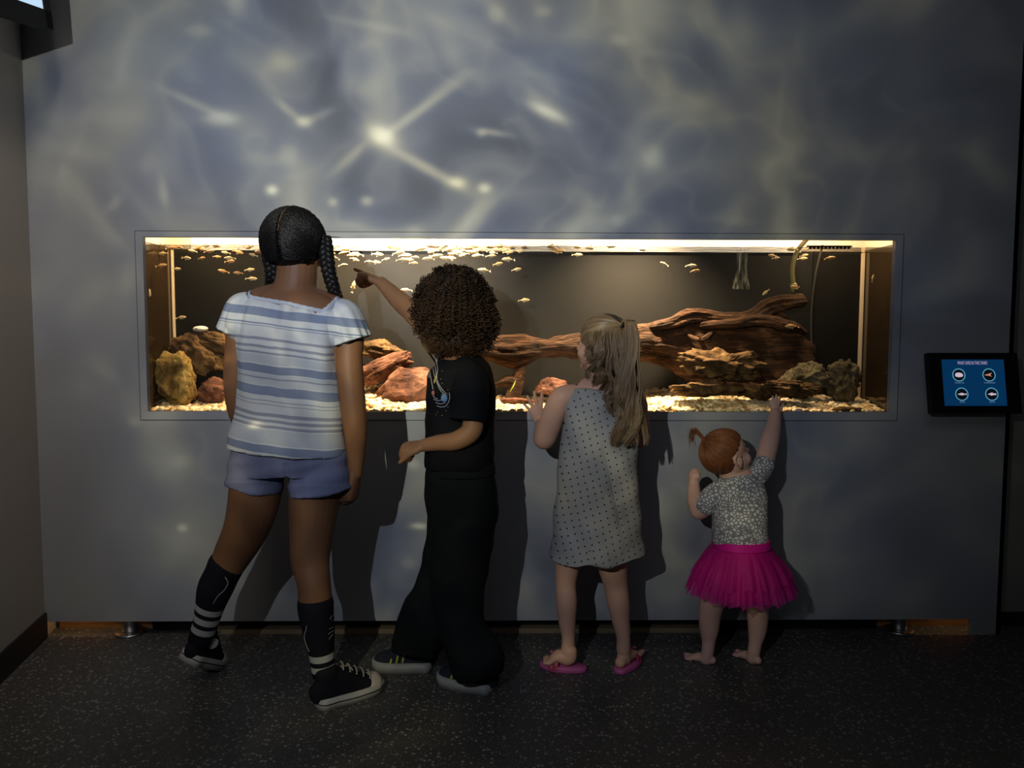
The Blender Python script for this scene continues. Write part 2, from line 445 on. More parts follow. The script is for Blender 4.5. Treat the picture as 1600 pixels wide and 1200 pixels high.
# under the aquarium: recessed plywood board on the floor, with feet in front of it
YB = W+.085
b = MB(); b.box((XL, YB, 0), (P(238, 980, YB).x, YB+.02, ZB+.2)); b.box((P(1370, 980, YB).x, YB, 0), (XR-.02, YB+.02, ZB+.2)); meta(b.build('trim_3', M_wood), kind='structure')
PX0 = P(240, 980, W+.06).x; PX1 = P(1368, 980, W+.06).x
b = MB(); b.box((PX0, W+.06, 0), (PX1, W+.12, ZB+.25)); meta(b.build('trim_4', M_darkpanel), kind='structure')
b = MB(); b.box((P(306, 980, W+.03).x, W+.025, .0), (P(1100, 980, W+.03).x, W+.0595, .017)); meta(b.build('trim_5', mat('pale_batten', (.20,.15,.09), rough=.6)), kind='structure')
def foot(px, label):
    c = P(px, 998, W+.03); r = empty('levelling_foot', (c.x, W+.040, 0), label, 'foot', 'steel feet under the aquarium wall')
    seg = 28
    def lathe(prof):
        V = []; F = []
        for (rr_, z) in prof:
            for k in range(seg): V.append((c.x+rr_*math.cos(2*PI*k/seg), W+.040+rr_*math.sin(2*PI*k/seg), z))
        for i in range(len(prof)-1):
            for k in range(seg): F.append((i*seg+k, i*seg+(k+1)%seg, (i+1)*seg+(k+1)%seg, (i+1)*seg+k))
        return V, F
    V, F = lathe([(.0, .001), (.054,.001), (.055,.006), (.050,.009), (.040,.012), (.0,.013)]); mesh_np('flange', V, F, M_steel, r)
    V, F = lathe([(.026,.0115), (.028,.014), (.028, ZB+.12), (.0, ZB+.12)]); mesh_np('leg', V, F, M_steel, r)
foot(202, 'round steel foot under the wall near the left corner')
foot(1406, 'round steel foot under the wall near the right pillar')
for px in (140, 1480):  # added fill lamps, hidden, that warm the boards in the gap under the wall
    q = P(px, 980, W+.10); area('gap_fill_light', (q.x, W+.05, ZB+.12), (q.x, W+.09, 0), .05, .10 if px < 500 else .06, (1.0,.62,.28))
# ================================================================= aquarium
TD = .235                       # inner depth as seen through the water
Y0 = W+TH+.004; Y1 = W+TD
ZW = P(800, 384, W+.02).z       # water line
AX = OX0-.004; BX = OX1+.004; ZT = OZ1+.16; ZF = OZ0-.035
def strip(name, px, size, power, color, tilt=.06, dy=.070, spread=PI):
    o = area(name, (P(px, 380, W).x, W+dy, ZT-.03), (0, 0, 0), size, power, color, .05, spread)
    o.rotation_euler = (tilt, 0, 0); return o
strip('tank_lamp', 615, .60, 21.0, (1.0,.74,.44), spread=math.radians(125))
strip('tank_lamp', 1000, .30, 15.0, (1.0,.74,.44), spread=math.radians(105))
strip('tank_lamp', 310, .12, 3.4, (1.0,.70,.36))
strip('tank_lamp', 1310, .16, 2.2, (1.0,.72,.42))

def glass(t, b):
    out = [n for n in t.N if n.type == 'OUTPUT_MATERIAL'][0]
    tr = t.n('ShaderNodeBsdfTransparent'); gl = t.n('ShaderNodeBsdfGlossy'); gl.inputs['Roughness'].default_value = .35
    fr = t.n('ShaderNodeFresnel'); fr.inputs[0].default_value = 1.15
    mx = t.n('ShaderNodeMixShader'); t.L.new(fr.outputs[0], mx.inputs[0]); t.L.new(tr.outputs[0], mx.inputs[1]); t.L.new(gl.outputs[0], mx.inputs[2])
    tr.inputs[0].default_value = (.985,.97,.93,1); t.L.new(mx.outputs[0], out.inputs[0]); t.N.remove(b)
M_glass = mat('acrylic_pane', build=glass)
def watersurf(t, b):
    out = [n for n in t.N if n.type == 'OUTPUT_MATERIAL'][0]
    tr = t.n('ShaderNodeBsdfTransparent'); gl = t.n('ShaderNodeBsdfGlossy'); gl.inputs['Roughness'].default_value = .03
    gl.inputs[0].default_value = (.85,.8,.7,1)
    lw_ = t.n('ShaderNodeLayerWeight'); lw_.inputs[0].default_value = .35
    o = t.coord('Object'); bp = t.bump(t.noise(o, 30, 2, .5), .25, .004)
    t.L.new(bp, gl.inputs['Normal'])
    f = t.m('POWER', lw_.outputs[1], 1.2, clamp=True)
    mx = t.n('ShaderNodeMixShader'); t.L.new(f, mx.inputs[0]); t.L.new(tr.outputs[0], mx.inputs[1]); t.L.new(gl.outputs[0], mx.inputs[2])
    t.L.new(mx.outputs[0], out.inputs[0]); t.N.remove(b)
M_water = mat('water_surface', build=watersurf)
def backp(t, b):
    o = t.coord('Object'); n = t.noise(o, 3, 3, .6); f = t.noise(o, 300, 2, .6)
    t.L.new(t.mix(t.m('MULTIPLY_ADD', n, .5, t.m('MULTIPLY', f, .5)), (.009,.0095,.0105), (.014,.0147,.016)), b.inputs['Base Color'])
M_backpanel = mat('tank_back_panel', rough=.75, spec=.2, build=backp)
def side(t, b):
    o = t.coord('Object'); n = t.noise(o, 12, 3, .6)
    t.L.new(t.mix(n, (.025,.017,.010), (.05,.034,.020)), b.inputs['Base Color'])
M_side = mat('amber_tinted_acrylic', rough=.08, spec=.9, build=side)
M_edge = mat('acrylic_edge', (.85,.70,.50), rough=.3)
M_hood = mat('hood_white', (.85,.78,.68), rough=.6)
tank = empty('aquarium', ((OX0+OX1)/2, W+.1, ZF), 'long warm-lit fish tank set into the grey wall', 'aquarium')
b = MB(); b.box((AX, W+TH, ZF), (BX, Y0, ZT)); b.build('front_pane', M_glass, tank)
xa = P(400, 500, Y1).x; xb = P(1268, 500, Y1).x
b = MB(); b.box((AX, Y1, ZF), (BX, Y1+.008, ZW+.005)); b.build('back_panel', M_backpanel, tank)
b = MB(); b.box((AX-.01, Y0, ZF), (AX, Y1, ZW+.01)); b.build('side_pane', M_side, tank)
b = MB(); b.box((BX, Y0, ZF), (BX+.01, Y1, ZW+.01)); b.build('side_pane', M_side, tank)
for x, w_ in ((AX+.006, .008), (BX-.008, .012)):
    b = MB(); b.box((x-w_/2, Y1-.016, ZF), (x+w_/2, Y1-.004, ZW), bev=.002); b.build('corner_seam', M_edge, tank)
# added black panels imitate the light falling off at both ends of the back
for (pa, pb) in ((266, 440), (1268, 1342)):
    b = MB(); b.box((P(pa, 500, Y1-.004).x, Y1-.006, ZF), (P(pb, 500, Y1-.004).x, Y1-.001, ZW-.001)); b.build('shade_panel', M_darkpanel, tank)
b = MB(); b.box((AX, Y0, ZF-.01), (BX, Y1, ZF)); b.build('tank_floor', M_darkpanel, tank)
# hood over the water with the lit diffuser along its back
b = MB(); b.box((AX, Y1-.004, ZW+.006), (BX, Y1+.01, ZT)); b.box((AX, Y0, ZT), (BX, Y1+.01, ZT+.01)); b.box((AX-.01, Y0, ZW+.01), (AX, Y1, ZT)); b.box((BX, Y0, ZW+.01), (BX+.01, Y1, ZT))
b.build('hood', M_hood, tank)
b = MB(); b.box((P(300, 376, Y1).x, Y1-.012, ZW+.002), (P(1250, 376, Y1).x, Y1-.005, ZW+.07)); b.build('diffuser', mat('lit_diffuser', (.9,.85,.8), emit=((1.0,.86,.66), 1.5)), tank)
b = MB()
for k in range(11):
    x = P(1265+k*6, 380, Y0+.004).x; b.box((x, Y0+.002, ZW-.006), (x+.008, Y0+.010, ZW+.004))
b.box((P(1262, 380, Y0).x, Y0+.002, ZW+.001), (P(1332, 380, Y0).x, Y0+.010, ZW+.006))
b.build('overflow_comb', M_black, tank)
# water surface with small ripples
nx, ny = 260, 24; V = []; F = []
for j in range(ny):
    for i in range(nx):
        x = AX+(BX-AX)*i/(nx-1); y = Y0+.001+(Y1-.013-Y0)*j/(ny-1)
        V.append((x, y, ZW+.0022*noise.noise(Vector((x*22, y*26, 3)))))
for j in range(ny-1):
    for i in range(nx-1): F.append((j*nx+i, j*nx+i+1, (j+1)*nx+i+1, (j+1)*nx+i))
ws = mesh_np('water_surface', V, F, M_water, tank)

# --- gravel: nobody could count it
def gz(x, y):                  # height of the gravel bed
    s = (y-Y0)/(Y1-Y0)
    px = 783+(x/2.8)*1200
    back = .055+.020*math.sin(px*.012+.6)+.018*math.exp(-((px-1035)/60)**2)+.022*math.exp(-((px-590)/45)**2)
    return OZ0-.004+s*back*.9+.006*noise.noise(Vector((x*9, y*9, 0)))
TV, TF = ico(2); np.random.seed(5)
Vs = []; Fs = []; off = 0
for k in range(4200):
    x = AX+.008+(BX-AX-.016)*np.random.rand(); y = Y0+.007+(Y1-Y0-.03)*np.random.rand()**1.15
    s = .0074+.0064*np.random.rand()**2
    r = np.array((s*1.25, s, s*.72))*(.85+.3*np.random.rand(3))
    R = Matrix.Rotation(np.random.rand()*6.28, 3, 'Z') @ Matrix.Rotation((np.random.rand()-.5)*1.2, 3, 'X')
    V = TV*r*(1+.12*np.random.randn(len(TV), 1)) @ np.array(R).T
    Vs.append(V+np.array((x, y, gz(x, y)+.004*np.random.rand()))); Fs.append(TF+off); off += len(TV)
def grav(t, b):
    g = t.n('ShaderNodeNewGeometry')
    c = t.ramp(g.outputs['Random Per Island'], [(.0, (.72,.56,.30)), (.35, (.85,.74,.50)), (.62, (.90,.84,.70)), (.80, (.55,.34,.15)), (.92, (.30,.17,.08)), (1.0, (.80,.66,.40))])
    o = t.coord('Object'); n = t.noise(o, 220, 2, .5)
    t.L.new(t.mix(t.m('MULTIPLY', n, .4), c, (.6,.45,.25)), b.inputs['Base Color'])
M_gravel = mat('pale_river_gravel', rough=.55, build=grav)
gv = mesh_np('gravel', np.vstack(Vs), np.vstack(Fs), M_gravel, None, ((AX+BX)/2, W+.1, OZ0))
meta(gv, 'pale yellow pebble gravel covering the floor of the fish tank', 'gravel', kind='stuff')
# sand bed beneath the pebbles
nx, ny = 200, 16; V = []; F = []
for j in range(ny):
    for i in range(nx):
        x = AX+(BX-AX)*i/(nx-1); y = Y0+.0005+(Y1-.017-Y0)*j/(ny-1); V.append((x, y, gz(x, y)-.003))
for i in range(nx): V.append((V[i][0], V[i][1], ZF+.0005))
for j in range(ny-1):
    for i in range(nx-1): F.append((j*nx+i, j*nx+i+1, (j+1)*nx+i+1, (j+1)*nx+i))
for i in range(nx-1): F.append((ny*nx+i, ny*nx+i+1, i+1, i))
mesh_np('sand_bed', V, F, mat('wet_sand', (.42,.30,.15), rough=.8), tank)

# --- rocks
def rockmat(name, c1, c2, c3, sc=9):
    def f(t, b):
        o = t.coord('Object'); n = t.noise(o, sc, 6, .65, .6); n2 = t.noise(o, sc*4, 4, .7)
        c = t.ramp(n, [(.38, c1), (.5, c2), (.62, c3)])
        t.L.new(t.mix(t.ramp(n2, [(.52, 0), (.72, .65)]), c, tuple(x*.25 for x in c1)), b.inputs['Base Color'])
        t.L.new(t.bump(t.noise(o, sc*7, 5, .7), .9, .010), b.inputs['Normal'])
    return mat(name, rough=.8, spec=.25, build=f)
M_ryel = rockmat('mossy_yellow_rock', (.10,.055,.016), (.30,.20,.06), (.50,.38,.13))
M_rbrn = rockmat('brown_rock', (.045,.026,.012), (.13,.075,.032), (.24,.155,.07))
M_rred = rockmat('red_brown_rock', (.07,.028,.02), (.17,.075,.05), (.27,.14,.10))
M_rpal = rockmat('pale_green_grey_rock', (.07,.06,.035), (.17,.15,.09), (.30,.28,.18))
def rock(px, py, Y, w, h, d, seed, m_, label, rot=(0,0,0), rough=.22, facets=5, sub=5, cat='rock', strat=0.0, freq=2.2):
    """w, h in photo pixels, d in metres"""
    V, F = ico(sub); r = random.Random(seed)
    for _ in range(facets):      # cleave flat faces
        n = np.array([r.gauss(0,1), r.gauss(0,.7), r.gauss(0,1)]); n /= np.linalg.norm(n); lim = .62+.22*r.random()
        dd = V @ n; V = V-np.outer(np.maximum(dd-lim, 0), n)*.92
    out = []
    for p in V:
        q = Vector(p)*freq+Vector((seed*3.1, seed*1.7, 0))
        k = 1+1.35*rough*(noise.fractal(q, .85, 2.1, 6)*.9) - .5*rough*abs(noise.noise(q*2.3))
        if strat: k += strat*(abs((p[2]*3.2+noise.noise(q)*.7) % 1.0-.5)-.25)
        out.append(p*k)
    V = np.array(out)
    V = V/np.array([np.abs(V[:,0]).max(), np.abs(V[:,1]).max(), np.abs(V[:,2]).max()])
    c = P(px, py, Y)
    V = V*np.array((mm(w, Y)/2, d/2, mm(h, Y)/2))
    R = Matrix.Rotation(rot[1], 3, 'Y') @ Matrix.Rotation(rot[0], 3, 'X') @ Matrix.Rotation(rot[2], 3, 'Z')
    V = V @ np.array(R).T + np.array(c)
    V[:, 1] = np.clip(V[:, 1], Y0+.004, Y1-.018)
    return meta(mesh_np('rock' if cat == 'rock' else cat.replace(' ', '_'), V, F.tolist(), m_, None, (c.x, c.y, V[:,2].min())), label, cat)
rock(276, 594, W+.085, 66, 96, .10, 3, M_ryel, 'upright mossy yellow rock at the left end of the tank', (0, -.12, 0), .16, 6)
rock(306, 556, W+.150, 96, 64, .09, 8, M_rbrn, 'brown-green rock leaning behind the upright yellow rock', (0, .45, 0), .20, 5)
rock(333, 612, W+.125, 62, 48, .09, 11, M_rred, 'dark red-brown block low behind the upright yellow rock', (0, 0, 0), .16, 6)
rock(344, 537, W+.165, 96, 34, .08, 15, M_rbrn, 'dark flat slab on top of the left rock pile', (0, .22, 0), .2, 4)
rock(313, 514, W+.150, 24, 10, .03, 19, mat('white_shell', (.9,.88,.8), rough=.4), 'small white stone on the left rock pile', (0,-.05,0), .1, 3, 4)
rock(592, 548, W+.175, 84, 40, .07, 21, M_rbrn, 'dark rounded slab leaning highest right of the tall girl', (0, .18, 0), .18, 4)
rock(598, 578, W+.150, 104, 40, .06, 25, M_rred, 'long pointed slab below the dark rounded slab', (0, -.42, 0), .16, 4, strat=.12)
rock(640, 610, W+.130, 130, 78, .11, 29, M_rred, 'big sloping red-brown boulder behind the curly-haired child', (0, -.18, 0), .12, 6)
rock(862, 606, W+.150, 54, 34, .07, 33, M_rred, 'small rounded brown stone near the hand of the girl in the grey dress', (0,0,0), .12, 4)
rock(806, 626, W+.105, 70, 10, .05, 35, M_rred, 'flat reddish stone lying in the gravel mid-tank', (0, 0.04, 0), .12, 4, 4)
rock(1124, 570, W+.068, 150, 56, .09, 38, M_rbrn, 'big knobbly brown rock perched on flat stones', (0, .10, 0), .32, 4, strat=.10, freq=2.8)
rock(1103, 608, W+.066, 122, 32, .10, 42, M_rbrn, 'flat layered stone under the big knobbly rock', (0, .03, 0), .24, 4, strat=.16)
rock(1185, 610, W+.10, 80, 30, .07, 44, M_rbrn, 'dark stone wedged behind the layered stones', (0,0,0), .25, 4)
rock(1238, 606, W+.075, 106, 28, .08, 47, M_rbrn, 'low layered stone right of the toddler\'s raised hand', (0, .06, 0), .22, 4, strat=.2)
rock(1262, 592, W+.13, 96, 60, .06, 52, M_rpal, 'pale green-grey rock with a pointed top at the right end', (0, .1, 0), .30, 4)
rock(1318, 596, W+.135, 66, 72, .07, 57, M_rpal, 'pale rock rising beside the right corner seam', (0, -.25, 0), .26, 5)
rock(1322, 641, W+.045, 70, 12, .05, 61, M_rbrn, 'low brown stone half buried at the front right', (0, .02, 0), .12, 4, 4)

# --- driftwood
def dw(t, b):
    o = t.map(t.coord('Object'), scale=(1, 6, 6)); n = t.noise(o, 9, 6, .7, 1.4); n2 = t.noise(o, 26, 4, .7, .6)
    t.L.new(t.ramp(n, [(.3, (.010,.0045,.0025)), (.52, (.045,.018,.0075)), (.7, (.16,.072,.03))]), b.inputs['Base Color'])
    t.L.new(t.bump(n2, 1.0, .008), b.inputs['Normal'])
M_drift = mat('driftwood', rough=.75, spec=.3, build=dw)
def wood_limb(pts, seed, n=110, seg=44, rough=.50):
    """pts: (px, py, Y, half height px, half depth m)"""
    pp = [P(a, b_, Y) for a, b_, Y, _, _ in pts]; vv = [(mm(h_, Y), d_) for _, _, Y, h_, d_ in pts]
    C_, R_ = interp(pp, vv, n)
    V, F = loft(C_, R_[:,1], R_[:,0], up=(0,1,0), seg=seg)
    out = []
    for i, p in enumerate(V):
        c = C_[min(max(i//seg-4, 0), n-1)]; q = Vector(p-c)
        th = math.atan2(q.y, q.z); s = Vector((p[0]*7, math.cos(th)*2.3+seed, math.sin(th)*2.3))
        k = 1+rough*(noise.fractal(s, 1.0, 2.0, 5))-rough*.6*abs(noise.noise(Vector((p[0]*3, th*3.5, seed))))
        out.append(c+np.array(q)*k)
    V = np.array(out); V[:,1] = np.clip(V[:,1], Y0+.004, Y1-.018); return V, F
b = MB()
b.add(*wood_limb([(742,545,W+.165,14,.022),(800,549,W+.165,22,.026),(850,545,W+.165,16,.024),(905,540,W+.165,17,.025),(960,540,W+.14,24,.035),(1010,538,W+.15,30,.035),(1080,545,W+.175,50,.035),(1160,555,W+.175,66,.035),(1235,560,W+.175,62,.035),(1262,562,W+.165,30,.03)], 3))
b.add(*wood_limb([(985,516,W+.165,5,.012),(1040,506,W+.125,8,.018),(1082,494,W+.16,11,.020),(1130,499,W+.16,11,.022),(1175,494,W+.16,12,.024),(1200,480,W+.165,13,.022),(1252,470,W+.14,12,.018)], 9, rough=.45))
b.add(*wood_limb([(1100,508,W+.14,5,.012),(1140,506,W+.135,8,.014),(1190,500,W+.135,8,.014),(1240,512,W+.11,9,.014),(1256,520,W+.16,5,.01)], 14, 50, 24))
b.add(*wood_limb([(1076,524,W+.135,3,.006),(1094,531,W+.09,4,.008),(1112,520,W+.135,3,.006)], 21, 30, 16)); b.add(*wood_limb([(1094,530,W+.09,4,.007),(1102,545,W+.135,4,.007)], 23, 20, 16))
dwo = b.build('driftwood', M_drift, None, tuple(P(1050, 590, W+.14)), smooth=True)
meta(dwo, 'long dark driftwood trunk lying across the right half of the tank', 'driftwood')
b = MB(); b.add(*wood_limb([(800,622,W+.15,10,.012),(806,600,W+.15,9,.012),(812,582,W+.15,8,.010),(818,572,W+.15,4,.006)], 31, 30, 20)); b.add(*wood_limb([(776,600,W+.16,5,.01),(792,596,W+.155,8,.012),(806,598,W+.15,7,.01)], 33, 24, 18))
meta(b.build('wood_stump', M_drift, None, tuple(P(806, 628, W+.15)), smooth=True), 'small forked wood stump standing in the gravel mid-tank', 'driftwood')
# yellow-green plant leaf beside the stump
lf = []
p0 = P(797, 612, W+.12); p1 = P(806, 594, W+.12)
C_, R_ = interp([p0, (p0+p1)/2+Vector((.002,-.004,0)), p1], [.002, .0085, .001], 16)
V, F = loft(C_, R_[:,0], R_[:,0]*.25, up=(1,0,.6), seg=12)
meta(mesh_np('plant_leaf', V, F, mat('bright_leaf', (.45,.62,.06), rough=.4), None, tuple(p0)), 'bright yellow-green leaf beside the small wood stump', 'leaf')
# hose and falling outlet water
C_, R_ = interp([P(1262, 372, W+.12), P(1246, 392, W+.13), P(1238, 420, W+.14), P(1240, 450, W+.15)], [.008]*4, 30)
V, F = loft(C_, R_[:,0], seg=16); V2, F2 = loft([P(1240, 446, W+.15), P(1241, 452, W+.15)], [.013]*2, seg=16)
b = MB(); b.add(V, F); b.add(V2, F2); meta(b.build('hose', mat('algae_green_hose', (.20,.18,.09), rough=.5), None, tuple(P(1240, 450, W+.15)), smooth=True), 'curved green-brown hose hanging in the dark right part', 'hose')
C_, R_ = interp([P(1285, 384, W+.16), P(1276, 420, W+.17), P(1268, 480, W+.19), P(1268, 560, W+.19)], [.004]*4, 30)
V, F = loft(C_, R_[:,0], seg=12); meta(mesh_np('cable', V, F, mat('dark_cable', (.05,.05,.045), rough=.5), None, tuple(P(1268, 560, W+.19))), 'thin dark cable running down right of the hose', 'cable')
def wat(t, b):
    out = [n for n in t.N if n.type == 'OUTPUT_MATERIAL'][0]
    tr = t.n('ShaderNodeBsdfTransparent'); b.inputs['Base Color'].default_value = (.6,.66,.58,1); b.inputs['Roughness'].default_value = .2
    o = t.map(t.coord('Object'), scale=(60, 60, 5)); n = t.noise(o, 2, 4, .6)
    mx = t.n('ShaderNodeMixShader'); t.L.new(t.ramp(n, [(.48, .0), (.80, .38)]), mx.inputs[0]); t.L.new(tr.outputs[0], mx.inputs[1]); t.L.new(b.outputs[0], mx.inputs[2]); t.L.new(mx.outputs[0], out.inputs[0])
C_, R_ = interp([P(1160, 388, W+.15), P(1159, 420, W+.15), P(1158, 452, W+.15)], [.020, .017, .030], 24)
V, F = loft(C_, R_[:,0], seg=28, caps=None, fold=lambda th, s: 1+.14*math.sin(5*th+4*s)+.06*math.sin(11*th))
meta(mesh_np('water_stream', V, F, mat('bubbly_water', build=wat), None, tuple(P(1158, 452, W+.15))), 'pale streaks of water falling in from the surface', 'water')

# --- fish
def fish_mesh():
    n = 12; prof = [(.0,.012),(.06,.06),(.16,.115),(.30,.15),(.45,.155),(.60,.12),(.74,.07),(.86,.032)]
    C_ = [(x-.45, 0, 0) for x, _ in prof]
    V, F = loft(C_, [r*.55 for _, r in prof], [r for _, r in prof], up=(0,1,0), seg=n)
    b = MB(); b.add(V, F)
    def fin(pts, th=.008):
        k = len(pts); VV = [(x, -th, z) for x, z in pts]+[(x, th, z) for x, z in pts]
        FF = [tuple(range(k)), tuple(range(2*k-1, k-1, -1))]+[(i, (i+1)%k, k+(i+1)%k, k+i) for i in range(k)]
        b.add(VV, FF)
    fin([(.38,.0),(.46,.035),(.60,.12),(.56,.0),(.60,-.12),(.46,-.035)]); fin([(-.08,.14),(.05,.235),(.16,.20),(.16,.11)]); fin([(.0,-.14),(.12,-.22),(.17,-.10)])
    return b
def fm(name, c1, c2):
    def f(t, b):
        x, y, z = t.sep(t.coord('Object')); n = t.noise(t.coord('Object'), 14, 2, .5)
        t.L.new(t.mix(t.m('MULTIPLY_ADD', z, 3.0, t.m('MULTIPLY', n, .7), clamp=True), c1, c2), b.inputs['Base Color'])
    return mat(name, rough=.35, spec=.6, build=f)
M_fish = fm('pale_gold_fish', (.66,.54,.34), (.44,.30,.13))
M_fish2 = fm('amber_fish', (.50,.30,.14), (.28,.14,.05))
FM = fish_mesh()
def first_fish(m_):
    o = FM.build('small_fish', m_, None, None, smooth=True); return o
protos = {}
def fish(px, py, ln, ang, Y, label, group=None, m_=None, flip=False, yaw=0.0):
    m_ = m_ or M_fish
    if m_.name not in protos:
        o = first_fish(m_); protos[m_.name] = o
    else:
        o = protos[m_.name].copy(); COL.objects.link(o)
    o['label'] = label; o['category'] = 'fish'
    if group: o['group'] = group
    elif 'group' in o.keys(): del o['group']
    p = P(px, py, Y); o.location = p; s = mm(ln, Y)
    o.scale = (s, s, s)
    o.rotation_euler = (0, ang, yaw+(PI if flip else 0))
    return o
singles = [
 (284,496,16,.1,'lone small fish above the left rock pile'),(820,469,18,.05,'lone pale fish in open water mid-tank, right of the curly hair'),
 (808,421,16,.15,'pale fish below the school just right of the curly hair'),(1037,412,14,.4,'thin tilted fish in the open water left of two fish swimming together'),
 (1081,415,18,.0,'upper of two pale fish swimming together right of mid-tank'),(1087,423,15,.1,'lower of two amber fish swimming together right of mid-tank'),
 (548,479,0,0,''),
 (1196,457,14,-.7,'small fish swimming upward above the driftwood tip'),(1364,434,12,1.35,'small fish upright in front of the right side pane'),
 (1206,399,14,.1,'left one of a close pair of fish near the waterfall'),(1213,403,12,.1,'right one of a close pair of fish near the waterfall'),
 (1257,399,14,.2,'upper fish beside the top of the hose'),(1255,404,16,.05,'lower fish beside the top of the hose'),(1298,403,18,.1,'dim fish in the black area right of the hose'),
 (1241,448,14,0,'small amber fish at the open end of the hose'),(1005,390,16,.1,'pale fish under the surface above the girl with the ponytail'),(903,398,16,0,'pale fish just below the school left of the ponytail'),
 (954,384,22,0,'larger pale fish touching the surface above the ponytail'),(233,459,18,1.5,'fish swimming upright by the left side pane'),
 (552,447,18,1.35,'small fish swimming downward under the pointing hand'),(520,402,18,.2,'yellowish fish right beside the tall girl\'s head'),
 (537,414,14,0.1,'pale fish right at the tip of the pointing finger'),(634,453,18,.05,'small fish above the outstretched arm of the child in black'),
 (1236,510,22,.0,'small amber fish beside the end of the driftwood'),(755,422,20,.1,'pale fish brushing the top of the curly hair')]
for (x, y, ln, a, lb) in singles:
    if not ln: continue
    fish(x, y, ln, a, W+.04+.10*rnd.random(), lb, m_=M_fish2 if 'amber' in lb or 'dim' in lb else M_fish, flip=rnd.random() < .5)
left = [(234,389),(249,384),(232,395),(254,396),(253,414),(277,420),(270,386),(281,385),(300,391),(312,388),(292,402),(316,403),(308,388),(322,384),(340,401),(338,384),(358,402),(352,394),(360,407),(348,423),(371,425),(391,420),(394,434),(389,385),(395,398),(405,392),(373,393),(328,392)]
mid = [(520,387),(518,394),(541,389),(537,395),(557,396),(550,398),(555,404),(576,409),(591,397),(588,409),(612,386),(620,388),(624,394),(634,398),(638,405),(630,405),(655,388),(649,402),(647,410),(660,387),(675,392),(680,384),(688,389),(684,398),(680,400),(694,385),(700,390),(706,396),(713,388),(716,394),(724,398),(731,387),(740,384),(745,398),(753,390),(766,385),(770,394),(778,390),(782,384),(795,394),(793,405),(779,411),(604,404),(668,404),(696,402),(672,384),(704,403),(736,392)]
right = [(787,390),(800,386),(812,391),(862,385),(865,389),(875,390),(870,393),(902,385),(922,386),(926,388),(820,386),(768,399),(1237,389),(1284,387)]
for grp, lst, lb in (('fish of the school left of the tall girl', left, 'small gold fish of the school left of the tall girl\'s head'),
                     ('fish of the school over the two tall children', mid, 'small pale fish of the dense school over the pointing hand and curly hair'),
                     ('fish of the loose school right of the curly hair', right, 'small pale fish of the loose school right of the curly hair')):
    for (x, y) in lst:
        fish(x, y+rnd.uniform(0,1.5), rnd.uniform(13, 21)*(.9 if grp != 'fish of the school over the two tall children' else 1.0), rnd.gauss(0, .16), W+.04+.13*rnd.random(), lb, grp, m_=M_fish2 if rnd.random() < (.45 if lst is left else .12) else M_fish, flip=rnd.random() < .5, yaw=rnd.uniform(-.4,.4))

# ================================================================= wall-mounted information tablet
def txt(s, size, loc, R, material, parent, name, align='CENTER', xs=1.0, depth=.0002):
    c = bpy.data.curves.new(name, 'FONT'); c.body = s; c.size = size; c.align_x = align; c.align_y = 'CENTER'; c.extrude = depth
    tmp = bpy.data.objects.new(name, c); COL.objects.link(tmp)
    me = bpy.data.meshes.new_from_object(tmp.evaluated_get(bpy.context.evaluated_depsgraph_get()))
    bpy.data.objects.remove(tmp); me.materials.clear(); me.materials.append(material)
    o = bpy.data.objects.new(name, me); COL.objects.link(o)
    o.parent = parent; M4 = R.to_4x4(); M4.translation = Vector(loc); 
    o.matrix_local = M4 @ Matrix.Diagonal((xs, 1, 1, 1)); return o
# corners of the tilted housing in the photo
yt, yb = W-.035, W-.075
A = P(1449, 551, yt); B = P(1591, 551, yt); C_ = P(1597, 646, yb); D = P(1455, 646, yb)
org = (A+B+C_+D)/4
ux = ((B-A)+(C_-D)).normalized(); uz = ((A-D)+(B-C_)); uz = (uz-ux*uz.dot(ux)).normalized(); un = -ux.cross(uz)  # un points into the wall
tw = ((B-A).length+(C_-D).length)/2; th_ = ((A-D).length+(B-C_).length)/2
RT = Matrix((ux, uz, -un)).transposed()       # columns: right, up, out of the screen
tab = empty('display_tablet', tuple(org), 'tilted black touch screen on the wall reading WHAT LIVES IN THIS TANK?', 'screen')
def tp(x, y, z=0): return org+ux*x+uz*y-un*z
b = MB(); b.box((-tw/2, -th_/2, -.012), (tw/2, th_/2, .012), bev=.004, R=RT, c=tuple(tp(0,0,-.012))); b.build('housing', M_black, tab)
b = MB(); b.box((-.05, -.03, 0), (.05, .03, .06), R=RT, c=tuple(tp(0, 0, -.045))); b.build('bracket', M_black, tab)
sw, sh = mm(99, W-.05), mm(70, W-.05)*1.05
sc_ = tp(-.001, .000, 0)
M_scr = mat('screen_blue', (.0,.0,.0), rough=.15, emit=((.002,.048,.15), .55))
b = MB(); b.box((-sw/2, -sh/2, -.0004), (sw/2, sh/2, .0004), R=RT, c=tuple(tp(-.002, .001, .0006))); b.build('screen', M_scr, tab)
M_txt = mat('screen_lavender', (.0,)*3, emit=((.42,.34,.55), .8)); M_cap = mat('screen_caption', (.0,)*3, emit=((.25,.35,.55), .6))
M_ring = mat('screen_ring', (.0,)*3, emit=((.10,.38,.52), .9)); M_disc = mat('screen_disc', (.0,)*3, emit=((.004,.006,.012), .5)); M_pic = mat('screen_picture', (.0,)*3, emit=((.62,.50,.60), .9))
M_pic2 = mat('screen_picture_orange', (.0,)*3, emit=((.65,.30,.22), .8))
def lt(x, y, z): return ux*x+uz*y-un*z
R3 = RT
txt('WHAT LIVES IN THIS TANK?', .0165, lt(-.004, sh*.5-.0115, .0016), R3, M_txt, tab, 'title', xs=.50)
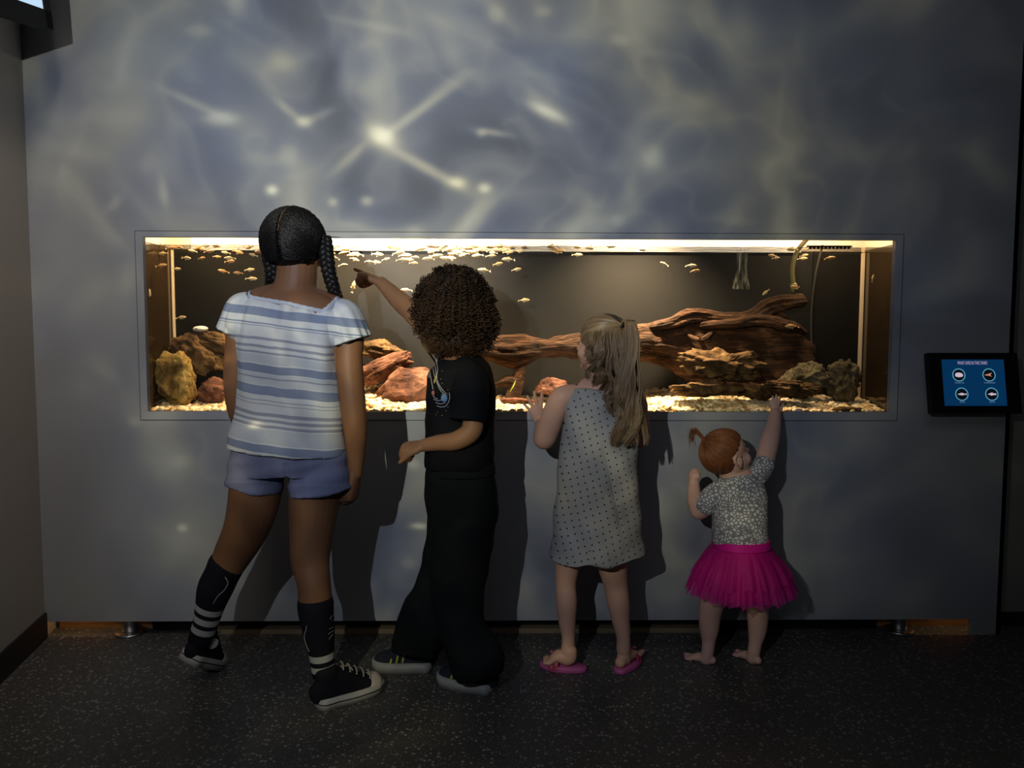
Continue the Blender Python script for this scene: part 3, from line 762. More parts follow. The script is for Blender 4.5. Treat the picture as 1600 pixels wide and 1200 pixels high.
def disc(cx, cy, r0, r1, z, m_, name, par, sx=1.0, seg=40):
    V = []; F = []
    for k in range(seg):
        c, s = math.cos(2*PI*k/seg), math.sin(2*PI*k/seg)
        V += [tp(cx+c*r0*sx, cy+s*r0, z)[:], tp(cx+c*r1*sx, cy+s*r1, z)[:]]
    for k in range(seg): F.append((2*k, 2*k+1, (2*k+3) % (2*seg), (2*k+2) % (2*seg)))
    return mesh_np(name, V, F, m_, par, smooth=False)
for i, (cx, cy, cap) in enumerate(((-.25, .17, 'Rio Grande Cichlid'), (.235, .17, 'Texas Blind Salamander'), (-.225, -.245, 'Red Shiner'), (.255, -.245, 'Black Tetra'))):
    x, y = cx*sw, cy*sh
    rg = disc(x, y, .0195, .0225, .0016, M_ring, 'ring', tab); disc(x, y, .0, .0195, .0012, M_disc, 'picture_disc', rg)
    VV = []
    shape = {0: [(-.014,.0),(-.010,.007),(0,.0085),(.010,.006),(.015,.0),(.012,-.006),(0,-.008),(-.011,-.006)],
             1: [(-.015,.001),(-.004,.003),(.002,.005),(.010,.008),(.006,.003),(.004,0),(.006,-.003),(.010,-.007),(.002,-.003),(-.015,-.001)],
             2: [(-.016,.0),(-.006,.003),(0,.005),(.006,.003),(.011,.001),(.016,.004),(.016,-.004),(.011,-.001),(.004,-.004),(-.006,-.003)],
             3: [(-.015,.0),(-.006,.003),(0,.006),(.006,.003),(.015,.003),(.015,-.003),(.005,-.003),(-.001,-.005),(-.006,-.003)]}[i]
    mesh_np('fish_picture', [tp(x+a, y+c, .0020)[:] for a, c in shape], [tuple(range(len(shape)))], M_pic2 if i == 1 else M_pic, rg, smooth=False)
    txt(cap, .0056, lt(x, y-.0268, .0016), R3, M_cap, tab, 'caption', xs=.72)

# ================================================================= television on the left wall
c0 = P(78, 46, 2.42); 
TVY = Vector((.26, .965, 0)).normalized()         # the lower edge of the screen runs deeper to the right
# corner pixel positions of the lower bezel give the tilt
e0 = P(-60, 2, 2.05); e1 = P(81, 46, 2.46)
dx = (e1-e0).normalized(); upv = Vector((0,0,1))
dn = dx.cross(upv).normalized()                    # faces the room (towards +x/-y)
if dn.x < 0: dn = -dn
upv = (Vector((0,0,1))-dn*.0)
tvw, tvh = .62, .40
cen = e1-dx*(tvw/2)+Vector((0,0,1))*(tvh/2)
RV = Matrix((dx, Vector((0,0,1)).cross(dx).normalized(), Vector((0,0,1)))); 
zz = dx.cross(dn).normalized(); zz = zz if zz.z > 0 else -zz
RV = Matrix((dx, dn, zz)).transposed()
cen = e1-dx*(tvw/2)+zz*(tvh/2)
tv = empty('television', tuple(cen), 'black television with a glowing screen high on the left wall', 'television')
def tvp(x, y, z): return cen+dx*x+dn*y+zz*z
b = MB(); b.box((-tvw/2, -.0225, -tvh/2), (tvw/2, .0225, tvh/2), bev=.008, R=RV, c=tuple(tvp(0,-.024,0))); b.build('casing', M_black, tv)
b = MB()
for (ax, az, bx, bz) in ((-tvw/2, -tvh/2, tvw/2, -tvh/2+.050), (-tvw/2, tvh/2-.03, tvw/2, tvh/2), (-tvw/2, -tvh/2, -tvw/2+.03, tvh/2), (tvw/2-.036, -tvh/2, tvw/2, tvh/2)):
    b.box((ax, 0, az), (bx, .010, bz), R=RV, c=tuple(tvp((ax+bx)/2, .001, (az+bz)/2)))
b.build('bezel', M_black, tv)
b = MB(); b.box((-tvw/2+.03, 0, -tvh/2+.048), (tvw/2-.034, .002, tvh/2-.03), R=RV, c=tuple(tvp(.002, .001, 0))); b.build('screen', mat('tv_screen', (.02,)*3, rough=.2, emit=((.48,.66,.85), 1.1)), tv)
b = MB(); b.box((-.10, 0, -.10), (.10, .05, .10), R=RV, c=tuple(tvp(.08, -.071, 0))); b.build('wall_bracket', M_black, tv)
# ================================================================= figure toolkit
def outward(V, F):
    V = np.asarray(V); vol = 0.0; c = V.mean(axis=0)
    for f in F:
        a = V[f[0]]-c
        for i in range(1, len(f)-1): vol += a @ np.cross(V[f[i]]-c, V[f[i+1]]-c)
    return F if vol > 0 else [tuple(reversed(f)) for f in F]
def pt(p): return np.array(P(*p), float)
def limb(rows, n=28, seg=20, sq=(1.0, 1.0), up=(1, 0, 0), caps='round'):
    """rows of (px, py, Y, radius px)"""
    pp = [P(a, b_, Y) for a, b_, Y, _ in rows]; vv = [mm(r, Y) for _, _, Y, r in rows]
    C_, R_ = interp(pp, vv, n)
    return loft(C_, R_[:, 0]*sq[0], R_[:, 0]*sq[1], up=up, seg=seg, caps=caps)
def trunk(rows, n=40, seg=40, fold=None, expo=2.3, caps='round', rz=0.0):
    """rows of (py, x left px, x right px, Y, half depth m)"""
    pp = [P((a+c)/2, py, Y) for py, a, c, Y, d in rows]; vv = [(mm((c-a)/2, Y), d) for py, a, c, Y, d in rows]
    C_, R_ = interp(pp, vv, n)
    return loft(C_, R_[:, 0], R_[:, 1], up=(math.cos(rz), math.sin(rz), 0), seg=seg, fold=fold, expo=expo, caps=caps)
def unify(name, pieces, material, parent, voxel=.0035, smooth=5, fn=None):
    """fuse closed shapes into one continuous surface"""
    Vs = []; Fs = []; off = 0
    for V, F in pieces:
        F = [tuple(f) for f in (F.tolist() if isinstance(F, np.ndarray) else F)]
        F = outward(V, F); Vs.append(np.asarray(V)); Fs += [tuple(i+off for i in f) for f in F]; off += len(V)
    me = bpy.data.meshes.new('tmp'); me.from_pydata(np.vstack(Vs).tolist(), [], Fs); me.update()
    tmp = bpy.data.objects.new('tmp', me); COL.objects.link(tmp)
    r = tmp.modifiers.new('r', 'REMESH'); r.mode = 'VOXEL'; r.voxel_size = voxel; r.adaptivity = 0.0
    s = tmp.modifiers.new('s', 'SMOOTH'); s.factor = .5; s.iterations = smooth
    ev = tmp.evaluated_get(bpy.context.evaluated_depsgraph_get())
    m2 = bpy.data.meshes.new_from_object(ev)
    n = len(m2.vertices); co = np.empty(n*3, np.float32); m2.vertices.foreach_get('co', co); co = co.reshape(-1, 3)
    no = np.empty(n*3, np.float32); m2.vertices.foreach_get('normal', no); no = no.reshape(-1, 3)
    if fn is not None: co = fn(co.astype(float), no)
    off = np.zeros(3)
    q = parent
    while q is not None: off = off+np.array(q.location); q = q.parent
    m2.vertices.foreach_set('co', (co-off).astype(np.float32).ravel())
    bpy.data.objects.remove(tmp); bpy.data.meshes.remove(me)
    m2.name = name; m2.materials.clear(); m2.materials.append(material)
    m2.polygons.foreach_set('use_smooth', [True]*len(m2.polygons)); m2.update()
    o = bpy.data.objects.new(name, m2); COL.objects.link(o); o.parent = parent
    return o
def wrinkle(amp, kx=60, kz=35, seed=0.0, lo=None):
    def f(co, no):
        x, y, z = co[:, 0], co[:, 1], co[:, 2]
        w = (np.sin(x*kx+2.2*np.sin(z*9+seed)+y*kx*.6+seed)+.7*np.sin(x*kx*.47-z*kz*.35+seed*2+1.5*np.sin(y*20+z*6))
             +.6*np.sin(z*kz+3*np.sin(x*11+seed)+seed*3)+.35*np.sin(z*kz*2.3+x*kx*1.3+seed))
        return co+no*(amp*w/2.0)[:, None]
    return f
def axes(face, tilt_up=0.0, roll=0.0):
    """rotation with columns right, forward(face), up"""
    f = Vector(face).normalized(); up = Vector((0, 0, 1)); r = f.cross(up).normalized(); u = r.cross(f)
    M = Matrix((r, f, u)).transposed()
    return M @ Matrix.Rotation(tilt_up, 3, 'X') @ Matrix.Rotation(roll, 3, 'Y')
def head_pieces(c, R, h, chubby=1.0):
    c = Vector(c)
    def at(x, y, z): return c+R @ Vector((x*h, y*h, z*h))
    def el(x, y, z, a, b_, d, rot=None):
        RR = R @ rot if rot is not None else R
        return ball(at(x, y, z), (a*h, b_*h, d*h), 3, RR)
    L = [el(0,-.05,.10,.355,.42,.385), el(0,.06,-.12,.285*chubby,.30,.30), el(0,.215,-.36,.12*chubby,.115,.10), el(0,.10,-.27,.23*chubby,.22,.17),
         el(0,.385,-.10,.050,.070,.055), el(0,.345,-.02,.035,.06,.10), el(.035,.365,-.115,.028,.04,.03), el(-.035,.365,-.115,.028,.04,.03),
         el(.16,.20,-.15,.13*chubby,.13,.13), el(-.16,.20,-.15,.13*chubby,.13,.13), el(0,.335,-.235,.085,.042,.022), el(0,.325,-.275,.07,.042,.024),
         el(.12,.29,.095,.09,.045,.035), el(-.12,.29,.095,.09,.045,.035)]
    for s in (-1, 1):
        rt = Matrix.Rotation(s*-.35, 3, 'Z')
        L += [el(s*.37,-.03,-.04,.022,.085,.125, rt), el(s*.375,-.035,-.14,.022,.045,.05, rt)]
        Cc = [at(s*.395,.045,.03), at(s*.415,-.03,.085), at(s*.43,-.105,.04), at(s*.425,-.105,-.06), at(s*.395,-.03,-.15)]
        L.append(loft(Cc, [.018*h]*5, seg=10))
    return L
def add_eyes(root, c, R, h, iris=(.06,.03,.015)):
    c = Vector(c)
    for s in (-1, 1):
        V, F = ball(c+R @ Vector((s*.130*h, .292*h, .0)), (.048*h,.045*h,.036*h), 2, R)
        e = mesh_np('eye', V, F.tolist(), mat('eye_white', (.7,.68,.64), rough=.2), root)
        V, F = ball(c+R @ Vector((s*.130*h, .325*h, .0)), (.022*h,.016*h,.022*h), 2, R)
        mesh_np('iris', V, F.tolist(), mat('iris_dark', iris, rough=.15), e)
def hand_pieces(wrist, d, pn, L, thumb_side, curls, spread=.10, thumb=(.5,.35), fat=1.0, wr=None):
    """d: wrist->knuckles; pn: direction the palm faces; thumb_side: +1 if the thumb lies along d x pn"""
    d = Vector(d).normalized(); pn = Vector(pn); pn = (pn-d*pn.dot(d)).normalized(); s = d.cross(pn).normalized()*thumb_side
    w = Vector(wrist); out = []
    pl = L*.52
    out.append(loft([w-d*L*.06, w+d*pl*.3, w+d*pl*.7, w+d*pl*.98], [L*.15, L*.19, L*.215, L*.205], [L*.11, L*.095*fat, L*.085*fat, L*.065*fat], up=tuple(s), seg=20))
    out.append(ball(w+d*pl*.38+s*L*.13+pn*L*.03, (L*.11, L*.11, L*.11), 2))
    offs = (.155, .052, -.052, -.150); lens = (.44, .49, .46, .36); rad = (.050, .052, .049, .043)
    for i in range(4):
        cu = curls[i] if hasattr(curls, '__len__') else curls
        b = w+d*pl*(.93-.06*abs(i-1))+s*L*offs[i]
        a = spread*(1.5-i); dd = (d*math.cos(a)+s*math.sin(a)).normalized(); p = b; pts = [b-dd*L*.08, b]; ang = 0
        for k, f in enumerate((.45, .31, .24)):
            ang += cu*(.8, 1.0, .8)[k]
            q = dd*math.cos(ang)+pn*math.sin(ang); p = p+q*(L*lens[i]*f); pts.append(p)
        r = rad[i]*L*fat
        C_, R_ = interp(pts, [r*1.05, r*1.05, r, r*.93, r*.80], 16)
        out.append(loft(C_, R_[:, 0], seg=12))
    if np.mean(curls) > .6:
        out.append(loft([w+d*pl*.80+pn*L*.13+s*L*.12, w+d*pl*.80+pn*L*.13-s*L*.13], [L*.135*fat, L*.125*fat], seg=16))
    b = w+d*pl*.25+s*L*.14+pn*L*.02
    ta, tc = thumb
    q1 = (d*math.cos(ta)+s*math.sin(ta)+pn*tc*.5).normalized(); q2 = (d*math.cos(ta*.55)+s*math.sin(ta*.55)+pn*tc).normalized()
    pts = [b, b+q1*L*.22, b+q1*L*.22+q2*L*.17, b+q1*L*.22+q2*L*.30]
    C_, R_ = interp(pts, [L*.075*fat, L*.060*fat, L*.056*fat, L*.044*fat], 14)
    out.append(loft(C_, R_[:, 0], seg=12))
    return out
def foot_pieces(ankle, heel_z, d, L, rx):
    """bare foot on the ground; ankle world point, d horizontal direction"""
    d = Vector((d[0], d[1], 0)).normalized(); s = Vector((-d.y, d.x, 0)); a = Vector(ankle); g = Vector((a.x, a.y, heel_z))
    out = [loft([a, g+Vector((0,0,L*.14))+d*L*.05], [rx, rx*1.05], seg=16)]
    pts = [g-d*L*.16+Vector((0,0,L*.13)), g+d*L*.08+Vector((0,0,L*.17)), g+d*L*.35+Vector((0,0,L*.14)), g+d*L*.56+Vector((0,0,L*.09))]
    C_, R_ = interp(pts, [(L*.13,L*.13),(L*.15,L*.17),(L*.17,L*.14),(L*.20,L*.085)], 16)
    out.append(loft(C_, R_[:,0], R_[:,1], up=tuple(s), seg=18))
    for i in range(5):
        o_ = (i-2)*.075*L; r = L*(.055 if i not in (0,) else .075); b = g+d*L*(.60)+s*o_+Vector((0,0,r))
        out.append(loft([b-d*L*.05, b+d*L*(.20-.025*i)], [r, r*.9], seg=10))
    return out
def skin(name, c, sub=.0):
    def f(t, b):
        o = t.coord('Object'); n = t.noise(o, 14, 3, .6); p = t.noise(o, 380, 2, .6)
        t.L.new(t.mix(n, tuple(x*.90 for x in c), (c[0]*1.08, c[1]*1.04, c[2]*1.02)), b.inputs['Base Color'])
        t.L.new(t.bump(p, .12, .0008), b.inputs['Normal'])
    return mat(name, c, rough=.55, spec=.35, sub=sub, build=f)
def cloth_mat(name, c, c2=None, rough=.85, weave=700, wr=.25, extra=None, sheen=.0):
    def f(t, b):
        o = t.coord('Object'); n = t.noise(o, weave, 2, .6)
        col = t.mix(t.m('MULTIPLY', n, .7), c, c2 or tuple(x*.8 for x in c))
        if extra: col = extra(t, o, col)
        t.L.new(col, b.inputs['Base Color'])
        big = t.noise(t.map(o, scale=(1, 1, .5)), 22, 3, .55)
        t.L.new(t.bump(n, wr, .0008, t.bump(big, .25, .01)), b.inputs['Normal'])
    return mat(name, c, rough=rough, spec=.12, sheen=sheen, build=f)
def sneaker(root, heel, d, up, L, w, Ms, hightop=.0, name='sneaker', stripe=True):
    """heel: rear bottom point. Ms: upper, sole, detail. Local: x along the foot, y sideways, z up"""
    d = Vector(d).normalized(); up = Vector(up); up = (up-d*up.dot(d)).normalized(); s = up.cross(d)
    R = np.array(Matrix((d, s, up)).transposed()); O = np.array(heel)
    def W_(V): return np.asarray(V) @ R.T + O
    def half(x):        # half width of the sole along its length
        u_ = x/L
        e = min(1.0, math.sqrt(max(0, 1-((.12-u_)/.12)**2))) if u_ < .12 else (math.sqrt(max(0, 1-((u_-.80)/.20)**2)) if u_ > .80 else 1.0)
        return w/2*(.80+.22*math.sin(PI*min(1, max(0, (u_-.25)/.75))))*e
    xs = [L*(.5-.5*math.cos(PI*k/30)) for k in range(31)]
    def slab_(z0, z1, grow, nm, m_, par):
        loop = [(x, half(x)+grow) for x in xs]+[(x, -half(x)-grow) for x in reversed(xs[1:-1])]
        n = len(loop); V = [(x, y, z0+.012*max(0, x/L-.8)) for x, y in loop]+[(x, y, z1+.012*max(0, x/L-.8)) for x, y in loop]
        F = [tuple(range(n-1, -1, -1)), tuple(range(n, 2*n))]+[(i, (i+1) % n, n+(i+1) % n, n+i) for i in range(n)]
        return mesh_np(nm, W_(V), F, m_, par)
    up_pts = [(.03*L, .0, .040), (.14*L, 0, .048), (.30*L, 0, .052), (.50*L, 0, .044), (.70*L, 0, .034), (.88*L, 0, .028), (.97*L, 0, .020)]
    rad = [(.30*w, .034), (.37*w, .046), (.40*w, .052), (.44*w, .040), (.45*w, .027), (.36*w, .018), (.16*w, .008)]
    C_, R_ = interp(up_pts, rad, 24)
    V, F = loft(C_, R_[:, 0], R_[:, 1], up=(0, 1, 0), seg=24); V[:, 2] = np.maximum(V[:, 2], .012)
    pcs = [(W_(V), F)]
    hz = hightop if hightop else .062
    C_, R_ = interp([(.16*L, 0, .04), (.17*L, 0, .07), (.18*L, 0, hz)], [(.36*w, .165*L), (.35*w, .165*L), (.36*w, .175*L)], 14)
    V, F = loft(C_, R_[:, 0], R_[:, 1], up=(0, 1, 0), seg=24); pcs.append((W_(V), F))
    u_ = unify(name, pcs, Ms[0], root, .003, 3)
    sl = slab_(.0, .030, .005, 'sole', Ms[1], u_)
    if stripe: slab_(.0155, .0185, .0060, 'sole_line', Ms[3], sl)
    return u_, W_, half
def lace_set(par, W_, L, w, m_lace, m_eye, n=4, x0=.42, x1=.74):
    mb = []
    for i in range(n):
        x = L*(x0+(x1-x0)*i/(n-1)); z = .110-.050*(i/(n-1)); 
        for s in (-1, 1):
            V, F = ball(W_([(x, s*w*.27, z-.009)])[0], (.0042,)*3, 2); mesh_np('eyelet', V, F.tolist(), m_eye, par)
        pts = W_([(x, -w*.27, z-.004), (x+.004, -w*.1, z+.0035), (x+.006, w*.1, z+.0035), (x+.010, w*.27, z-.006)])
        C_, _ = interp(pts, [0]*4, 10); V, F = loft(C_, [.0024]*10, seg=8); mesh_np('lace', V, F, m_lace, par)
def path_mark(name, pts, Y, r, m_, par):
    """thin raised line along photo points"""
    pp = [P(a, b_, (c[0] if c else Y)) for a, b_, *c in pts]
    C_, _ = interp(pp, [0]*len(pp), 6*len(pp)); V, F = loft(C_, [r]*len(C_), seg=8)
    return mesh_np(name, V, F, m_, par)
def strands_to(cap_pieces, name, paths, radii, m_, parent, sides=3, taper=None):
    o = tubes(name, paths, radii, m_, parent, None, sides, taper)
    if cap_pieces:
        off = np.zeros(3); q = parent
        while q is not None: off = off+np.array(q.location); q = q.parent
        n = len(o.data.vertices); co = np.empty(n*3, np.float32); o.data.vertices.foreach_get('co', co)
        Vs = [co.reshape(-1, 3)]; Fs = [tuple(p.vertices) for p in o.data.polygons]; k = n
        for V, F in cap_pieces:
            Vs.append(np.asarray(V)-off); Fs += [tuple(int(i)+k for i in f) for f in F]; k += len(V)
        me = bpy.data.meshes.new(name); me.from_pydata(np.vstack(Vs).tolist(), [], Fs)
        me.polygons.foreach_set('use_smooth', [True]*len(me.polygons)); me.materials.append(m_); me.update(); o.data = me
    return o
def hair_mat(name, c1, c2, rough=.45, spec=.4):
    def f(t, b):
        g = t.n('ShaderNodeNewGeometry')
        t.L.new(t.mix(g.outputs['Random Per Island'], c1, c2), b.inputs['Base Color'])
    return mat(name, c1, rough=rough, spec=spec, build=f)
def bez(P0, P1, P2, P3, K):
    s = np.linspace(0, 1, K)[None, :, None]; P0, P1, P2, P3 = [np.asarray(q)[:, None, :] for q in (P0, P1, P2, P3)]
    return (1-s)**3*P0+3*(1-s)**2*s*P1+3*(1-s)*s*s*P2+s**3*P3
rs = np.random.RandomState(11)
CAMI = np.array(CAM_ROT.transposed())
def to_px(co):
    v = (np.asarray(co)-np.array(CAM_LOC)) @ CAMI.T
    return 800+F_PX*v[:, 0]/-v[:, 2], 600-F_PX*v[:, 1]/-v[:, 2]
def wrap_hood(dirs, r): return dirs*r
from mathutils.bvhtree import BVHTree
# ================================================================= tall girl in the striped top
k1 = 2.20
g1 = empty('person', (P(450, 700, k1).x, k1, 0), 'tall child with black braids, striped top, blue shorts and black knee socks', 'person')
S1 = skin('deep_brown_skin', (.215,.104,.052))
hc = pt((461, 388, k1+.015)); hR = axes((.15, 1, 0), .05); hh = .205
pc = head_pieces(hc, hR, hh)
pc.append(trunk(caps='end', rows=[(736,378,532,k1,.086),(720,370,540,k1,.094),(690,374,532,k1,.092),(640,384,522,k1,.080),(580,382,526,k1,.082),(520,380,534,k1+.002,.084),(492,376,546,k1+.002,.082),(474,388,534,k1+.002,.072),(460,410,512,k1+.004,.058),(450,430,494,k1+.006,.046)]))
pc.append(limb([(459,478,k1+.006,42),(460,455,k1+.008,33),(463,435,k1+.010,31),(464,405,k1+.015,31)]))
pc.append(limb([(440,462,k1+.005,22),(402,474,k1+.003,22),(380,490,k1,22),(373,540,k1,20),(369,600,k1+.005,19),(373,645,k1+.03,16),(381,672,k1+.07,12),(390,692,k1+.10,11)]))
pc.append(limb([(485,470,k1+.005,22),(520,484,k1+.003,23),(543,502,k1,22),(545,560,k1-.01,21.5),(551,630,k1-.02,20.5),(555,668,k1-.02,19),(556,705,k1-.01,15),(555,738,k1,12)]))
pc += hand_pieces(P(555,738,k1), Vector((-.10,.10,-1)), (-1,.3,0), .150, 1, [.75,.85,.9,.95], .02, (.25,.4))
pc += hand_pieces(P(390,692,k1+.10), Vector((.6,.3,-.8)), (0,-1,0), .150, 1, .5, .04)
Lk = [(406,728,k1,40),(402,748,k1,41),(396,788,k1+.01,39.5),(384,828,k1+.03,35),(364,866,k1+.05,30),(350,893,k1+.05,26),(337,918,k1+.05,26),(328,948,k1+.055,21),(320,978,k1+.06,18),(312,1000,k1+.065,17)]
Rk = [(496,728,k1,42),(496,748,k1,43),(492,778,k1,40.5),(487,838,k1-.005,34),(485,878,k1-.015,30),(490,908,k1-.03,26.5),(493,943,k1-.035,26.5),(498,985,k1-.03,24),(503,1025,k1-.03,18.5),(506,1055,k1-.03,17.5)]
pc.append(limb(Lk, 40, 24)); pc.append(limb(Rk, 40, 24))
bodyo = unify('body', pc, S1, g1, .0033, 6)
add_eyes(g1, hc, hR, hh)
# shorts
M_shorts = cloth_mat('blue_violet_jersey', (.19,.21,.35), (.145,.16,.28), wr=.5, weave=420)
sp = [trunk([(690,366,538,k1,.100),(712,361,545,k1,.108),(738,360,547,k1,.100)], caps=True),
      limb([(407,716,k1,46),(402,735,k1,44.5),(399,750,k1,43.5),(397,761,k1,43)], seg=32, sq=(1,1.06), caps=True), limb([(496,716,k1,49),(498,735,k1-.002,49.5),(500,752,k1-.004,50.5),(502,766,k1-.004,51)], seg=32, sq=(1,1.02), caps=True)]
def shfold(co, no):
    px, py = to_px(co); w = np.sin((px-445)*.11+py*.05)*.0015+np.sin(py*.22+px*.05)*.0016
    w += -.006*np.exp(-((px-447-(py-735)*.05)/4.0)**2)*(py > 725)
    w += np.where((py > 752+(px > 447)*5), .0022, 0)
    return co+no*w[:, None]
unify('shorts', sp, M_shorts, g1, .0033, 4, shfold)
for rows, nm in (([(357,758),(380,766),(405,770),(436,764)], 0), ([(455,764),(480,772),(520,775),(551,770)], 1)):
    pass
# top
RX = 400
def zpx(y): return P(RX, y, k1-.09).z
Ztop, Zbot = zpx(440), zpx(725)
def stripes(t, o, col, slope=.125, sx_=0.0):
    x, y, z = t.sep(o)
    wob = t.m('MULTIPLY', t.m('SUBTRACT', t.noise(o, 11, 2, .5), .5), .010)
    xr = P(RX, 600, k1-.09).x-g1.location.x
    s = t.m('ADD', t.m('ADD', z, t.m('MULTIPLY', t.m('SUBTRACT', x, xr), slope)), wob)
    f = t.m('DIVIDE', t.m('SUBTRACT', Ztop, s), Ztop-Zbot)
    b1 = (.24,.29,.43); b2 = (.33,.35,.45); wht = (.66,.69,.74)
    st = [(473,b2),(475,wht),(479,b1),(492,wht),(503,b1),(504.5,wht),(507,b1),(508.5,wht),(525,b2),(530,wht),(537,b2),(541.5,wht),(547,b2),(551,wht),(567,b1),(580,wht),(587,b2),(589,wht),(600,b1),(614,wht),(622,b1),(623.5,wht),(627,b2),(628.5,wht),(641,b2),(646,wht),(651,b2),(655,wht),(660,b2),(664,wht),(690,b1),(703,wht)]
    stops = [((zpx(440)-zpx(yy))/(Ztop-Zbot), c) for yy, c in st]
    stops[0] = (0.0, wht)
    stops = [(min(max(a_, 0), 1), c_) for a_, c_ in stops]
    c = t.ramp(f, stops, 'CONSTANT')
    fine = t.n('ShaderNodeTexWave', bands_direction='X'); t.L.new(t.xyz(s), fine.inputs[0]); fine.inputs['Scale'].default_value = 88
    def band(y0, y1):
        a = (zpx(440)-zpx(y0))/(Ztop-Zbot); b_ = (zpx(440)-zpx(y1))/(Ztop-Zbot)
        return t.m('MULTIPLY', t.m('GREATER_THAN', f, a), t.m('LESS_THAN', f, b_))
    g = t.m('ADD', t.m('ADD', band(553, 566), band(581, 599)), band(666, 689))
    g = t.m('MULTIPLY', t.m('MULTIPLY', g, t.m('GREATER_THAN', fine.outputs[1], .5)), .55)
    c = t.mix(g, c, b1)
    return t.mix(.35, c, t.mix(1.0, c, col, 'MULTIPLY'))
M_top = cloth_mat('striped_cotton', (.95,.95,.95), (.82,.82,.84), wr=.3, extra=stripes)
def topfold(co, no):
    z = co[:, 2]; x = co[:, 0]; zt = zpx(470); zb = zpx(700); u_ = np.clip((zt-z)/(zt-zb), 0, 1)
    a = .0022+.0050*np.exp(-((u_-.06)/.07)**2)+.0060*np.sin(PI*np.clip(u_*1.15, 0, 1))**1.0
    w = np.sin(x*62+1.3*np.sin(z*14))+.6*np.sin(x*118-z*10+.6)*np.exp(-u_*2.5)*1.8+.5*np.sin(x*31+z*16+1)
    w2 = np.sin(z*46+x*13)*.0022*np.clip(u_*1.4-.3, 0, 1)
    c2 = co+no*(a*w*.55+w2)[:, None]
    px, py = to_px(co)
    yl = np.interp(px, [386, 391, 504, 528], [450, 465, 488, 466]); cut = (px > 387) & (px < 528) & (py < yl)
    c2 = np.where(cut[:, None], c2-no*.022+np.array((0, 0, -.006)), c2)
    return c2
tp_ = [trunk([(703,359,543,k1,.126),(694,360,543,k1,.125),(660,368,538,k1,.114),(610,371,534,k1,.104),(560,372,530,k1,.102),(520,371,532,k1,.098),(494,374,538,k1,.090),(480,380,532,k1,.084),(468,392,520,k1,.070)], n=60, seg=56, caps='end'),
       limb([(402,480,k1,22),(388,492,k1,26),(380,508,k1,27)], sq=(1,1.5)), limb([(512,494,k1,22),(528,504,k1,26),(538,520,k1,27)], sq=(1,1.5))]
topo = unify('top', tp_, M_top, g1, .0030, 3, topfold)
def sleeve(rows, ruff, name='sleeve'):
    pp = [P(a, b_, Y) for a, b_, Y, _ in rows]; vv = [mm(r, Y) for _, _, Y, r in rows]
    C_, R_ = interp(pp, vv, 30)
    V, F = loft(C_, R_[:, 0], R_[:, 0]*1.25, seg=72, caps=None, fold=lambda th, s: 1+ruff*s*s*math.sin(13*th+2*math.sin(2*th))+.02*math.sin(9*th))
    o = mesh_np(name, V, F, M_top, g1)
    m_ = o.modifiers.new('thick', 'SOLIDIFY'); m_.thickness = .002
    return o
sleeve([(397,469,k1,16),(381,482,k1,25),(372,503,k1,26),(364,521,k1,25)], .055)
sleeve([(519,480,k1,18),(535,494,k1,28),(544,515,k1,30),(550,533,k1,31)], .055)
# elastic neck edge following the square neckline, over both shoulders
M_band = cloth_mat('pale_blue_elastic_edge', (.60,.64,.72), (.45,.50,.62), wr=.6, weave=350)
yk = k1-.078
ring_old = [(391,463,yk),(420,469,yk-.004),(450,475,yk-.006),(480,481,yk-.004),(504,486,yk),(515,477,yk+.028),(526,467,yk+.07),(516,472,k1+.045),(500,492,k1+.075),(450,487,k1+.085),(410,474,k1+.075),(392,456,k1+.045),(387,450,yk+.07),(388,455,yk+.03)]
def drape_all(objs, pts, push=.0):
    tr = []
    for o_ in objs:
        off = Vector(g1.location) ; tr.append(BVHTree.FromPolygons([v_.co+off for v_ in o_.data.vertices], [tuple(p_.vertices) for p_ in o_.data.polygons]))
    out = []
    for a, b_ in pts:
        d = ray(a, b_).normalized(); hs_ = [h for h in (q.ray_cast(CAM_LOC, d) for q in tr) if h[0] is not None]
        if hs_:
            h = min(hs_, key=lambda q: q[3]); out.append(np.array(h[0]-d*push))
    return out
npx = [(388,453),(390,459),(392,465),(405,468),(420,470.5),(435,473),(450,475.5),(465,479),(480,482.5),(495,485.5),(504,487.5),(509,485),(516,479),(523,472.5),(527,468)]
pp = drape_all([bodyo, topo], npx, -.002)
pp = [pp[0]+np.array((.004,.05,-.002))]+pp+[pp[-1]+np.array((-.004,.05,-.004))]
C_, _ = interp(pp, [0]*len(pp), 90)
C_ = (np.roll(C_,1,0)+C_*2+np.roll(C_,-1,0))[1:-1]/4
V, F = loft(C_, [.0085]*88, [.0045]*88, up=(0,0,1), seg=12, fold=lambda th, s: 1+.08*math.sin(s*420)); mesh_np('neck_edge', V, F, M_band, g1)
# knee socks
M_sock = {}
def sockmat(name, p_top, p_bot, fr):
    a = Vector(p_top)-Vector(g1.location); d = Vector(p_bot)-Vector(p_top); L2 = d.length_squared
    def f(t, o, col):
        u_ = t.m('DIVIDE', t.vm('DOT_PRODUCT', t.vm('SUBTRACT', o, tuple(a)), tuple(d), out=1), L2)
        st = [(0, (.010,.011,.018))]
        for x0_, x1_ in fr: st += [(x0_, (.46,.47,.45)), (x1_, (.010,.011,.018))]
        return t.ramp(u_, st, 'CONSTANT')
    return cloth_mat(name, (.01,.011,.018), extra=f, wr=.3)
rowsL = [(353,884,k1+.05,28.5),(348,895,k1+.05,27.5),(337,918,k1+.05,27.5),(328,948,k1+.055,22.5),(320,978,k1+.06,19.5),(313,998,k1+.065,18.5)]
rowsR = [(493,944,k1-.035,28.5),(493.5,952,k1-.035,28),(498,985,k1-.03,25),(503,1025,k1-.03,19.8),(506,1050,k1-.03,18.8)]
